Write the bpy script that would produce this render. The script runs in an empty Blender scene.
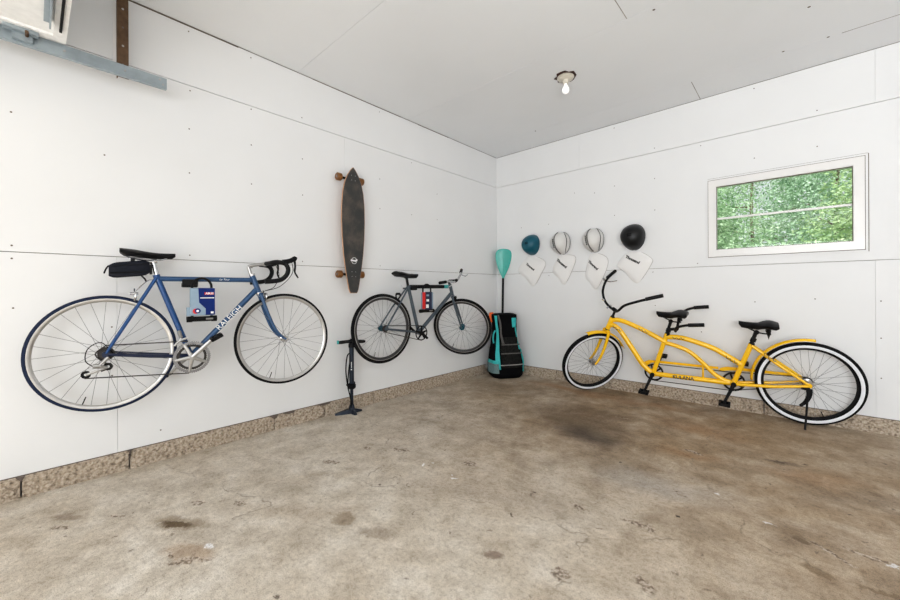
import bpy, math, random
from mathutils import Vector, Matrix
R = math.radians
PI = math.pi
random.seed(7)
scene = bpy.context.scene
COL = scene.collection

# ------------------------------------------------------------------ materials
def new_mat(name):
    m = bpy.data.materials.new(name); m.use_nodes = True
    nt = m.node_tree
    return m, nt, nt.nodes['Principled BSDF']

def mat(name, col, rough=0.5, metal=0.0, var=0.06, scale=25.0, bump=0.0, coat=0.0, spec=0.5):
    m, nt, b = new_mat(name)
    tc = nt.nodes.new('ShaderNodeTexCoord')
    no = nt.nodes.new('ShaderNodeTexNoise'); no.inputs['Scale'].default_value = scale
    no.inputs['Detail'].default_value = 4
    nt.links.new(tc.outputs['Object'], no.inputs['Vector'])
    mr = nt.nodes.new('ShaderNodeMapRange')
    mr.inputs['To Min'].default_value = 1 - var * 2; mr.inputs['To Max'].default_value = 1 + var * 2
    nt.links.new(no.outputs['Fac'], mr.inputs['Value'])
    mx = nt.nodes.new('ShaderNodeVectorMath'); mx.operation = 'SCALE'
    mx.inputs[0].default_value = col[:3]
    nt.links.new(mr.outputs['Result'], mx.inputs['Scale'])
    nt.links.new(mx.outputs['Vector'], b.inputs['Base Color'])
    b.inputs['Roughness'].default_value = rough; b.inputs['Metallic'].default_value = metal
    b.inputs['Coat Weight'].default_value = coat
    b.inputs['Specular IOR Level'].default_value = spec
    if bump:
        bp = nt.nodes.new('ShaderNodeBump'); bp.inputs['Strength'].default_value = bump
        bp.inputs['Distance'].default_value = 0.004
        nt.links.new(no.outputs['Fac'], bp.inputs['Height']); nt.links.new(bp.outputs['Normal'], b.inputs['Normal'])
    return m

M = {}
M['wall'] = mat('painted_board', (0.785, 0.79, 0.795), 0.6, var=0.02, scale=1.6, spec=0.25)
M['ceil'] = mat('painted_ceiling', (0.785, 0.80, 0.82), 0.65, var=0.025, scale=1.1, spec=0.25)
M['gap'] = mat('seam_gap', (0.30, 0.28, 0.26), 0.9, var=0.42, scale=9)
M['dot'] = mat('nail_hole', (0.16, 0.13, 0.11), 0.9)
M['black'] = mat('black_plastic', (0.009, 0.009, 0.010), 0.45, spec=0.22)
M['rubber'] = mat('black_rubber', (0.010, 0.010, 0.011), 0.75, spec=0.15)
M['tyre_blue'] = mat('slate_rubber', (0.015, 0.024, 0.055), 0.65, spec=0.2)
M['matblack'] = mat('matte_black', (0.012, 0.012, 0.013), 0.6, spec=0.2)
M['chrome'] = mat('polished_alloy', (0.56, 0.56, 0.57), 0.2, 1.0)
M['alloy'] = mat('brushed_alloy', (0.46, 0.455, 0.45), 0.32, 0.9)
M['ringalloy'] = mat('chainring_alloy', (0.30, 0.30, 0.31), 0.3, 0.9)
M['rimalloy'] = mat('rim_alloy', (0.50, 0.49, 0.48), 0.3, 0.8)
M['spoke'] = mat('steel_spoke', (0.20, 0.20, 0.21), 0.4, 0.6)
M['chain'] = mat('steel_chain', (0.055, 0.050, 0.048), 0.5, 0.5, var=0.3, scale=220)
M['blue'] = mat('metallic_blue', (0.006, 0.060, 0.20), 0.32, 0.1, coat=0.2)
M['steelblue'] = mat('faded_steel_blue', (0.030, 0.085, 0.19), 0.32, 0.15, coat=0.2)
M['navy'] = mat('deep_navy', (0.006, 0.014, 0.05), 0.35, 0.1, coat=0.2)
M['greyframe'] = mat('slate_grey_paint', (0.075, 0.098, 0.12), 0.35, 0.2, coat=0.25)
M['teal'] = mat('teal_anodised', (0.06, 0.42, 0.42), 0.35, 0.3)
M['tealhub'] = mat('blue_teal_hub', (0.004, 0.075, 0.11), 0.3, 0.4)
M['yellow'] = mat('sunny_yellow_paint', (0.95, 0.56, 0.012), 0.25, 0.0, coat=0.5, var=0.02)
M['whitewall'] = mat('white_sidewall', (0.78, 0.80, 0.84), 0.55)
M['white'] = mat('white_print', (0.85, 0.85, 0.85), 0.5)
M['white_gloss'] = mat('white_gloss', (0.80, 0.79, 0.78), 0.3, coat=0.3, var=0.01)
M['lockgrey'] = mat('lock_card_grey', (0.27, 0.36, 0.45), 0.5)
M['lockblue'] = mat('lock_card_blue', (0.004, 0.022, 0.15), 0.45, spec=0.2)
M['red'] = mat('red_print', (0.62, 0.02, 0.02), 0.45)
M['cardnavy'] = mat('card_navy', (0.012, 0.02, 0.06), 0.45)
M['bagcloth'] = mat('navy_nylon', (0.016, 0.018, 0.027), 0.75, spec=0.2, var=0.15, scale=60, bump=0.5)
M['tealblade'] = mat('turquoise_blade', (0.07, 0.44, 0.38), 0.42, coat=0.2)
M['tealcloth'] = mat('turquoise_nylon', (0.05, 0.50, 0.50), 0.65, var=0.08, scale=40, bump=0.3)
M['blackcloth'] = mat('black_nylon', (0.006, 0.006, 0.007), 0.85, spec=0.1, var=0.2, scale=60, bump=0.6)
M['meshcloth'] = mat('black_mesh', (0.020, 0.020, 0.019), 0.85, spec=0.1, var=0.6, scale=45)
M['strap'] = mat('grey_woven_strap', (0.11, 0.105, 0.10), 0.8, var=0.6, scale=120)
M['net'] = mat('grey_net', (0.16, 0.24, 0.25), 0.8, var=0.5, scale=140)
M['orange'] = mat('orange_fabric', (0.85, 0.16, 0.03), 0.6)
M['helmteal'] = mat('matte_teal_shell', (0.002, 0.098, 0.145), 0.42, var=0.02)
M['helmblack'] = mat('matte_black_shell', (0.014, 0.014, 0.015), 0.36, var=0.02, spec=0.35)
M['helmwhite'] = mat('satin_white_shell', (0.68, 0.67, 0.655), 0.4, var=0.01)
M['cloth'] = mat('white_cotton', (0.82, 0.81, 0.80), 0.85, var=0.02, scale=6)
M['edgegrey'] = mat('pouch_edge_grey', (0.50, 0.48, 0.46), 0.85)
M['bandgrey'] = mat('speckled_band', (0.15, 0.145, 0.14), 0.5, var=0.5, scale=90)
M['lettering'] = mat('dark_lettering', (0.05, 0.05, 0.05), 0.6)
M['amber'] = mat('amber_wheel', (0.20, 0.085, 0.022), 0.3, var=0.25, scale=40)
M['wood'] = mat('maple_edge', (0.55, 0.33, 0.21), 0.5, var=0.1)
M['rust'] = mat('rusty_brown_angle', (0.13, 0.078, 0.045), 0.75, 0.1, var=0.3, scale=30, bump=0.3)
M['galv'] = mat('galvanised_steel', (0.36, 0.41, 0.44), 0.42, 0.6, var=0.12, scale=18)
M['door'] = mat('door_white', (0.80, 0.80, 0.79), 0.5)
M['porcelain'] = mat('old_porcelain', (0.62, 0.58, 0.50), 0.35, var=0.12)
M['brownrim'] = mat('dark_brown_rim', (0.05, 0.018, 0.012), 0.7)
M['bark'] = mat('bark', (0.17, 0.12, 0.09), 0.9, var=0.3)
M['grass'] = mat('grass_ground', (0.12, 0.25, 0.05), 0.9, var=0.3, scale=4)
M['pump'] = mat('gunmetal', (0.018, 0.026, 0.042), 0.4, 0.3)
M['rimblack'] = mat('anodised_grey_rim', (0.055, 0.055, 0.058), 0.4, 0.3)
M['brown_gum'] = mat('chrome_dark', (0.25, 0.25, 0.26), 0.3, 0.8)

# longboard grip: black with worn brown centre
def grip_mat():
    m, nt, b = new_mat('worn_grip_tape')
    tc = nt.nodes.new('ShaderNodeTexCoord'); no = nt.nodes.new('ShaderNodeTexNoise'); no.inputs['Scale'].default_value = 7
    no.inputs['Detail'].default_value = 6
    nt.links.new(tc.outputs['Object'], no.inputs['Vector'])
    n2 = nt.nodes.new('ShaderNodeTexNoise'); n2.inputs['Scale'].default_value = 160
    nt.links.new(tc.outputs['Object'], n2.inputs['Vector'])
    ad = nt.nodes.new('ShaderNodeMath'); ad.operation = 'MULTIPLY_ADD'; ad.inputs[1].default_value = 0.35; 
    nt.links.new(n2.outputs['Fac'], ad.inputs[0]); nt.links.new(no.outputs['Fac'], ad.inputs[2])
    cr = nt.nodes.new('ShaderNodeValToRGB')
    cr.color_ramp.elements[0].position = 0.62; cr.color_ramp.elements[0].color = (0.05, 0.05, 0.05, 1)
    cr.color_ramp.elements[1].position = 0.85; cr.color_ramp.elements[1].color = (0.115, 0.098, 0.084, 1)
    nt.links.new(ad.outputs[0], cr.inputs['Fac']); nt.links.new(cr.outputs['Color'], b.inputs['Base Color'])
    b.inputs['Roughness'].default_value = 0.8
    return m
M['grip'] = grip_mat()

def leaf_mat(name, dark, light, pale):
    m, nt, b = new_mat(name)
    tc = nt.nodes.new('ShaderNodeTexCoord'); no = nt.nodes.new('ShaderNodeTexNoise'); no.inputs['Scale'].default_value = 3.2
    no.inputs['Detail'].default_value = 7; no.inputs['Roughness'].default_value = 0.7
    nt.links.new(tc.outputs['Object'], no.inputs['Vector'])
    cr = nt.nodes.new('ShaderNodeValToRGB')
    cr.color_ramp.elements[0].position = 0.36; cr.color_ramp.elements[0].color = (*dark, 1)
    cr.color_ramp.elements[1].position = 0.66; cr.color_ramp.elements[1].color = (*pale, 1)
    e = cr.color_ramp.elements.new(0.52); e.color = (*light, 1)
    nt.links.new(no.outputs['Fac'], cr.inputs['Fac']); nt.links.new(cr.outputs['Color'], b.inputs['Base Color'])
    b.inputs['Roughness'].default_value = 0.45
    tr = nt.nodes.new('ShaderNodeBsdfTranslucent'); nt.links.new(cr.outputs['Color'], tr.inputs['Color'])
    mx = nt.nodes.new('ShaderNodeMixShader'); mx.inputs[0].default_value = 0.45
    nt.links.new(b.outputs[0], mx.inputs[1]); nt.links.new(tr.outputs[0], mx.inputs[2])
    nt.links.new(mx.outputs[0], nt.nodes['Material Output'].inputs['Surface'])
    return m
M['leaf1'] = leaf_mat('leaf_fresh', (0.15, 0.27, 0.14), (0.40, 0.55, 0.33), (0.78, 0.88, 0.70))
M['leaf2'] = leaf_mat('leaf_cool', (0.16, 0.28, 0.17), (0.42, 0.56, 0.40), (0.80, 0.90, 0.76))
M['leaf3'] = leaf_mat('leaf_yellow', (0.20, 0.32, 0.14), (0.47, 0.60, 0.32), (0.82, 0.90, 0.64))

def glass_mat():
    m = bpy.data.materials.new('window_glass'); m.use_nodes = True; nt = m.node_tree; nt.nodes.clear()
    out = nt.nodes.new('ShaderNodeOutputMaterial'); t = nt.nodes.new('ShaderNodeBsdfTransparent')
    t.inputs['Color'].default_value = (0.97, 0.99, 0.98, 1)
    g = nt.nodes.new('ShaderNodeBsdfGlossy'); g.inputs['Roughness'].default_value = 0.02
    f = nt.nodes.new('ShaderNodeFresnel'); f.inputs['IOR'].default_value = 1.4
    mx = nt.nodes.new('ShaderNodeMixShader')
    nt.links.new(f.outputs[0], mx.inputs[0]); nt.links.new(t.outputs[0], mx.inputs[1]); nt.links.new(g.outputs[0], mx.inputs[2])
    nt.links.new(mx.outputs[0], out.inputs['Surface'])
    return m
M['glass'] = glass_mat()
def bulb_mat():
    m, nt, b = new_mat('frosted_bulb')
    b.inputs['Base Color'].default_value = (0.95, 0.95, 0.94, 1); b.inputs['Roughness'].default_value = 0.2
    b.inputs['Emission Color'].default_value = (1, 1, 1, 1); b.inputs['Emission Strength'].default_value = 0.25
    return m
M['bulb'] = bulb_mat()

# rough cast concrete (curb)
def curb_mat():
    m, nt, b = new_mat('rough_aggregate_concrete')
    tc = nt.nodes.new('ShaderNodeTexCoord')
    n1 = nt.nodes.new('ShaderNodeTexNoise'); n1.inputs['Scale'].default_value = 60; n1.inputs['Detail'].default_value = 5
    n2 = nt.nodes.new('ShaderNodeTexVoronoi'); n2.inputs['Scale'].default_value = 75
    n3 = nt.nodes.new('ShaderNodeTexNoise'); n3.inputs['Scale'].default_value = 3
    for n in (n1, n2, n3): nt.links.new(tc.outputs['Object'], n.inputs['Vector'])
    cr = nt.nodes.new('ShaderNodeValToRGB')
    cr.color_ramp.elements[0].position = 0.33; cr.color_ramp.elements[0].color = (0.27, 0.22, 0.175, 1)
    cr.color_ramp.elements[1].position = 0.62; cr.color_ramp.elements[1].color = (0.62, 0.54, 0.45, 1)
    e = cr.color_ramp.elements.new(0.47); e.color = (0.50, 0.42, 0.335, 1)
    nt.links.new(n1.outputs['Fac'], cr.inputs['Fac'])
    cr2 = nt.nodes.new('ShaderNodeValToRGB')
    cr2.color_ramp.elements[0].position = 0.25; cr2.color_ramp.elements[0].color = (1, 1, 1, 1)
    cr2.color_ramp.elements[1].position = 0.75; cr2.color_ramp.elements[1].color = (0.74, 0.70, 0.65, 1)
    nt.links.new(n2.outputs['Distance'], cr2.inputs['Fac'])
    mx = nt.nodes.new('ShaderNodeMixRGB'); mx.blend_type = 'MULTIPLY'; mx.inputs[0].default_value = 0.8
    nt.links.new(cr.outputs['Color'], mx.inputs[1]); nt.links.new(cr2.outputs['Color'], mx.inputs[2])
    nt.links.new(mx.outputs[0], b.inputs['Base Color'])
    b.inputs['Roughness'].default_value = 0.9
    bp = nt.nodes.new('ShaderNodeBump'); bp.inputs['Distance'].default_value = 0.02; bp.inputs['Strength'].default_value = 0.9
    nt.links.new(n1.outputs['Fac'], bp.inputs['Height']); nt.links.new(bp.outputs['Normal'], b.inputs['Normal'])
    return m
M['curb'] = curb_mat()

# stained garage slab: stains stand at world places on the slab
def floor_mat():
    m, nt, b = new_mat('stained_concrete_slab')
    L = nt.links.new
    tc = nt.nodes.new('ShaderNodeTexCoord')
    def noise(s, d=5, r=0.55, dist=0.0):
        n = nt.nodes.new('ShaderNodeTexNoise'); n.inputs['Scale'].default_value = s; n.inputs['Detail'].default_value = d
        n.inputs['Roughness'].default_value = r; n.inputs['Distortion'].default_value = dist
        L(tc.outputs['Object'], n.inputs['Vector']); return n
    def ramp(src, stops):
        c = nt.nodes.new('ShaderNodeValToRGB'); els = c.color_ramp.elements
        els[0].position = stops[0][0]; els[0].color = (*stops[0][1], 1)
        els[1].position = stops[-1][0]; els[1].color = (*stops[-1][1], 1)
        for p, cc in stops[1:-1]:
            e = els.new(p); e.color = (*cc, 1)
        L(src, c.inputs['Fac']); return c
    def mix(a, bb, fac, mode='MIX'):
        x = nt.nodes.new('ShaderNodeMixRGB'); x.blend_type = mode
        if isinstance(fac, float): x.inputs[0].default_value = fac
        else: L(fac, x.inputs[0])
        for i, v in ((1, a), (2, bb)):
            if isinstance(v, tuple): x.inputs[i].default_value = (*v, 1)
            else: L(v, x.inputs[i])
        return x.outputs[0]
    def math_(op, a, bb, clamp=False):
        x = nt.nodes.new('ShaderNodeMath'); x.operation = op; x.use_clamp = clamp
        for i, v in ((0, a), (1, bb)):
            if isinstance(v, (int, float)): x.inputs[i].default_value = v
            else: L(v, x.inputs[i])
        return x.outputs[0]
    big = noise(0.9, 6, 0.62, 0.6); mid = noise(4.5, 7, 0.65, 0.3); fine = noise(55, 3); grit = noise(230, 2)
    warp = noise(2.2, 4, 0.6)
    # warped coordinates for the blobs
    wv = nt.nodes.new('ShaderNodeVectorMath'); wv.operation = 'MULTIPLY_ADD'
    wv.inputs[1].default_value = (0.45, 0.45, 0.0)
    L(warp.outputs['Color'], wv.inputs[0]); L(tc.outputs['Object'], wv.inputs[2])
    wf = noise(16, 4, 0.65)
    wv2 = nt.nodes.new('ShaderNodeVectorMath'); wv2.operation = 'MULTIPLY_ADD'
    wv2.inputs[1].default_value = (0.10, 0.10, 0.0)
    L(wf.outputs['Color'], wv2.inputs[0]); L(tc.outputs['Object'], wv2.inputs[2])
    def blob(cx, cy, rx, ry, ang=0.0, soft=0.6, small=False):
        off = 0.05 if small else 0.225
        src = wv2 if small else wv
        mp = nt.nodes.new('ShaderNodeMapping'); mp.vector_type = 'TEXTURE'
        mp.inputs['Location'].default_value = (cx + off, cy + off, 0); mp.inputs['Rotation'].default_value = (0, 0, ang)
        mp.inputs['Scale'].default_value = (rx, ry, 1)
        L(src.outputs[0], mp.inputs['Vector'])
        ln = nt.nodes.new('ShaderNodeVectorMath'); ln.operation = 'LENGTH'; L(mp.outputs[0], ln.inputs[0])
        mr = nt.nodes.new('ShaderNodeMapRange'); mr.interpolation_type = 'SMOOTHSTEP'
        mr.inputs['From Min'].default_value = 1.0; mr.inputs['From Max'].default_value = 1.0 - soft
        mr.inputs['To Min'].default_value = 0; mr.inputs['To Max'].default_value = 1
        L(ln.outputs['Value'], mr.inputs['Value'])
        return mr.outputs[0]
    base = ramp(mid.outputs['Fac'], [(0.28, (0.43, 0.375, 0.305)), (0.5, (0.60, 0.545, 0.47)), (0.70, (0.71, 0.665, 0.60))]).outputs['Color']
    # brown oil-worn region along the back of the garage
    reg = blob(2.0, -0.7, 3.0, 2.6, 0.15, 0.75)
    reg2 = blob(3.9, -1.7, 2.2, 1.8, 0.3, 0.7)
    regm = math_('MAXIMUM', reg, reg2)
    bn = ramp(big.outputs['Fac'], [(0.33, (0, 0, 0)), (0.62, (1, 1, 1))]).outputs['Color']
    brown = ramp(mid.outputs['Fac'], [(0.30, (0.175, 0.112, 0.060)), (0.5, (0.30, 0.210, 0.128)), (0.70, (0.45, 0.35, 0.242))]).outputs['Color']
    f1 = math_('MULTIPLY', regm, math_('ADD', math_('MULTIPLY', bn, 0.30), 0.62), True)
    col = mix(base, brown, f1)
    tan = math_('MULTIPLY', math_('SUBTRACT', bn, 0.25, True), 0.24)
    col = mix(col, (0.43, 0.32, 0.20), tan)
    # rust-orange traces near the back wall
    for (a, bb, c, d, an, k) in [(1.2, -0.35, 0.8, 0.16, 0, 0.5), (2.555, -0.84, 0.45, 0.2, 0.1, 0.38), (2.07, -0.40, 0.5, 0.15, 0, 0.35), (3.2, -1.35, .4, .14, .3, .30), (2.6, -1.45, .3, .12, .3, .35)]:
        col = mix(col, (0.34, 0.17, 0.07), math_('MULTIPLY', blob(a, bb, c, d, an, 0.9), k))
    # dark oil patch and browner drips: cx cy rx ry angle strength colour
    S = [(1.93, -1.50, 0.34, 0.22, -0.2, 0.80, (0.060, 0.050, 0.046), False),
         (1.72, -1.30, 0.80, 0.50, -0.5, 0.60, (0.115, 0.080, 0.052), False),
         (1.78, -0.92, 0.5, 0.25, 0.0, 0.55, (0.13, 0.085, 0.05), False),
         (2.30, -1.9, 0.6, 0.35, 0.0, 0.35, (0.15, 0.12, 0.09), False),
         (0.60, -0.75, 0.6, 0.35, 0.0, 0.45, (0.16, 0.105, 0.06), False),
         (0.93, -3.945, 0.11, 0.030, 0.6, 0.95, (0.045, 0.030, 0.020), True),
         (0.93, -3.93, 0.20, 0.070, 0.6, 0.55, (0.22, 0.155, 0.09), True),
         (1.20, -3.965, 0.16, 0.07, 0.5, 0.50, (0.34, 0.215, 0.12), True),
         (1.488, -3.374, 0.085, 0.07, 0.5, 0.60, (0.24, 0.17, 0.10), True),
         (1.70, -3.34, 0.12, 0.055, 0.5, 0.50, (0.25, 0.19, 0.14), True),
         (2.177, -3.106, 0.055, 0.038, 0.5, 0.75, (0.22, 0.16, 0.125), True),
         (3.035, -1.166, 0.055, 0.020, 0.2, 0.9, (0.04, 0.03, 0.025), True),
         (3.05, -1.17, 0.13, 0.045, 0.2, 0.55, (0.17, 0.125, 0.09), True),
         (2.691, -2.268, 0.022, 0.018, 0.0, 0.9, (0.04, 0.03, 0.025), True),
         (3.138, -2.109, 0.045, 0.030, -0.3, 0.75, (0.17, 0.12, 0.08), True),
         (3.187, -2.325, 0.065, 0.035, -0.3, 0.65, (0.19, 0.135, 0.08), True),
         (3.36, -2.31, 0.11, 0.018, 0.1, 0.65, (0.19, 0.135, 0.08), True),
         (0.45, -4.30, 0.12, 0.03, 0.6, 0.55, (0.24, 0.18, 0.13), True),
         (1.0, -3.2, 0.5, 0.06, 0.9, 0.22, (0.33, 0.24, 0.15), False),
         (1.9, -2.75, 0.6, 0.20, 0.4, 0.35, (0.25, 0.185, 0.13), False),
         (1.25, -3.45, 0.6, 0.12, 0.8, 0.30, (0.33, 0.24, 0.15), False)]
    for (a, bb, c, d, an, k, cc, sm) in S:
        col = mix(col, cc, math_('MULTIPLY', blob(a, bb, c, d, an, 0.9 if not sm else 0.55, sm), k))
    # pale worn spots and paint drips
    for (a, bb, c, d, an, k) in [(2.55, -2.0, 0.6, 0.24, 0.3, 0.35)]:
        col = mix(col, (0.60, 0.575, 0.55), math_('MULTIPLY', blob(a, bb, c, d, an, 0.95), k))
    for (a, bb, c, d) in [(1.63, -2.725, .030, .012), (1.578, -2.69, .012, .010), (1.36, -2.724, .012, .020), (1.38, -2.66, .008, .010), (3.033, -2.057, .030, .010), (3.405, -2.084, .03, .010), (2.80, -1.881, .016, .010), (1.221, -3.883, .030, .016)]:
        col = mix(col, (0.82, 0.82, 0.84), math_('MULTIPLY', blob(a, bb, c, d, 0.3, 0.5, True), 0.8))
    # pits: sparse dark pocks
    vo = nt.nodes.new('ShaderNodeTexVoronoi'); vo.inputs['Scale'].default_value = 5.5; vo.inputs['Randomness'].default_value = 1
    L(wv2.outputs[0], vo.inputs['Vector'])
    pit = ramp(vo.outputs['Distance'], [(0.040, (1, 1, 1)), (0.070, (0, 0, 0))]).outputs['Color']
    sel = nt.nodes.new('ShaderNodeSeparateColor'); L(vo.outputs['Color'], sel.inputs[0])
    pk = math_('MULTIPLY', pit, math_('GREATER_THAN', sel.outputs[0], 0.45))
    col = mix(col, (0.10, 0.07, 0.05), math_('MULTIPLY', pk, 0.8))
    vo3 = nt.nodes.new('ShaderNodeTexVoronoi'); vo3.inputs['Scale'].default_value = 17
    L(wv2.outputs[0], vo3.inputs['Vector'])
    p3 = ramp(vo3.outputs['Distance'], [(0.09, (1, 1, 1)), (0.15, (0, 0, 0))]).outputs['Color']
    s3 = nt.nodes.new('ShaderNodeSeparateColor'); L(vo3.outputs['Color'], s3.inputs[0])
    col = mix(col, (0.16, 0.12, 0.09), math_('MULTIPLY', math_('MULTIPLY', p3, math_('GREATER_THAN', s3.outputs[0], 0.80)), 0.60))
    # spalled patches: crumbled light and dark aggregate
    tot = None
    for (a, bb, rx_, ry_, an) in [(0.789,-3.824,.06,.022,.5),(0.951,-3.678,.05,.032,.3),(1.264,-3.985,.13,.012,.9),(1.17,-4.02,.05,.012,.2),(0.875,-3.099,.07,.025,.4),(1.072,-2.672,.09,.03,.4),(0.876,-2.802,.045,.025,.2),(1.56,-2.506,.06,.04,.2),(2.293,-2.522,.055,.022,-.5),
                      (2.439,-3.007,.050,.034,1.3),(2.545,-2.476,.065,.022,.2),(2.62,-2.47,.04,.02,-.8),(2.697,-2.844,.065,.028,-.7),(3.231,-2.138,.12,.016,-.7),(3.34,-2.063,.09,.016,-.1),(2.598,-1.352,.09,.022,-.3),(2.641,-2.026,.06,.012,-.4),(0.553,-4.322,.05,.014,.5),(0.62,-4.13,.04,.014,.5),(2.0,-.95,.07,.015,.2)]:
        q = blob(a, bb, rx_, ry_, an, 0.5, True)
        tot = q if tot is None else math_('MAXIMUM', tot, q)
    fr = ramp(fine.outputs['Fac'], [(0.44, (0.0, 0.0, 0.0)), (0.56, (1, 1, 1))]).outputs['Color']
    rough_c = mix((0.17, 0.12, 0.085), (0.50, 0.43, 0.36), fr)
    spm = math_('MULTIPLY', tot, 0.75)
    col = mix(col, rough_c, spm)
    # hairline cracks
    dv = nt.nodes.new('ShaderNodeTexVoronoi'); dv.feature = 'DISTANCE_TO_EDGE'; dv.inputs['Scale'].default_value = 0.55
    L(wv.outputs[0], dv.inputs['Vector'])
    ck = ramp(dv.outputs['Distance'], [(0.0015, (1, 1, 1)), (0.004, (0, 0, 0))]).outputs['Color']
    ckm = math_('MULTIPLY', ck, ramp(mid.outputs['Fac'], [(0.48, (0, 0, 0)), (0.56, (1, 1, 1))]).outputs['Color'])
    col = mix(col, (0.2, 0.16, 0.12), math_('MULTIPLY', ckm, 0.6))
    mo = noise(13, 6, 0.75)
    mg = ramp(mo.outputs['Fac'], [(0.34, (0.80, 0.775, 0.75)), (0.50, (1.0, 1.0, 1.0)), (0.66, (1.13, 1.13, 1.13))]).outputs['Color']
    col = mix(col, mg, 0.85, 'MULTIPLY')
    gr = ramp(grit.outputs['Fac'], [(0.34, (0.62, 0.60, 0.58)), (0.46, (0.98, 0.98, 0.98)), (0.7, (1.14, 1.14, 1.14))]).outputs['Color']
    col = mix(col, gr, 0.8, 'MULTIPLY')
    fg = ramp(fine.outputs['Fac'], [(0.32, (0.78, 0.765, 0.75)), (0.48, (1.0, 1.0, 1.0)), (0.7, (1.10, 1.10, 1.10))]).outputs['Color']
    col = mix(col, fg, 0.8, 'MULTIPLY')
    L(col, b.inputs['Base Color'])
    b.inputs['Roughness'].default_value = 0.72
    b.inputs['Specular IOR Level'].default_value = 0.3
    bp = nt.nodes.new('ShaderNodeBump'); bp.inputs['Distance'].default_value = 0.01; bp.inputs['Strength'].default_value = 0.16
    hh = math_('SUBTRACT', fine.outputs['Fac'], math_('ADD', math_('MULTIPLY', spm, 1.2), pk))
    L(hh, bp.inputs['Height']); L(bp.outputs['Normal'], b.inputs['Normal'])
    return m
M['floor'] = floor_mat()

# ------------------------------------------------------------------ mesh helpers
def V(*a): return Vector(a)
def frames(pts):
    n = len(pts); out = []
    t0 = (pts[1] - pts[0]).normalized()
    up = V(0, 0, 1) if abs(t0.z) < 0.9 else V(1, 0, 0)
    nrm = (up - t0 * up.dot(t0)).normalized()
    for i in range(n):
        if i == 0: t = t0
        elif i == n - 1: t = (pts[-1] - pts[-2]).normalized()
        else:
            t = (pts[i] - pts[i-1]).normalized() + (pts[i+1] - pts[i]).normalized()
            t = t.normalized() if t.length > 1e-9 else (pts[i+1] - pts[i]).normalized()
        nrm = nrm - t * nrm.dot(t)
        nrm = nrm.normalized() if nrm.length > 1e-9 else t.orthogonal().normalized()
        out.append((t, nrm.copy(), t.cross(nrm)))
    return out
def smooth_path(pts, k=6):
    pts = [Vector(p) for p in pts]; out = []
    n = len(pts)
    for i in range(n - 1):
        p0 = pts[max(i-1, 0)]; p1 = pts[i]; p2 = pts[i+1]; p3 = pts[min(i+2, n-1)]
        for j in range(k):
            t = j / k
            out.append(0.5 * ((2*p1) + (-p0 + p2)*t + (2*p0 - 5*p1 + 4*p2 - p3)*t*t + (-p0 + 3*p1 - 3*p2 + p3)*t*t*t))
    out.append(pts[-1]); return out

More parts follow.
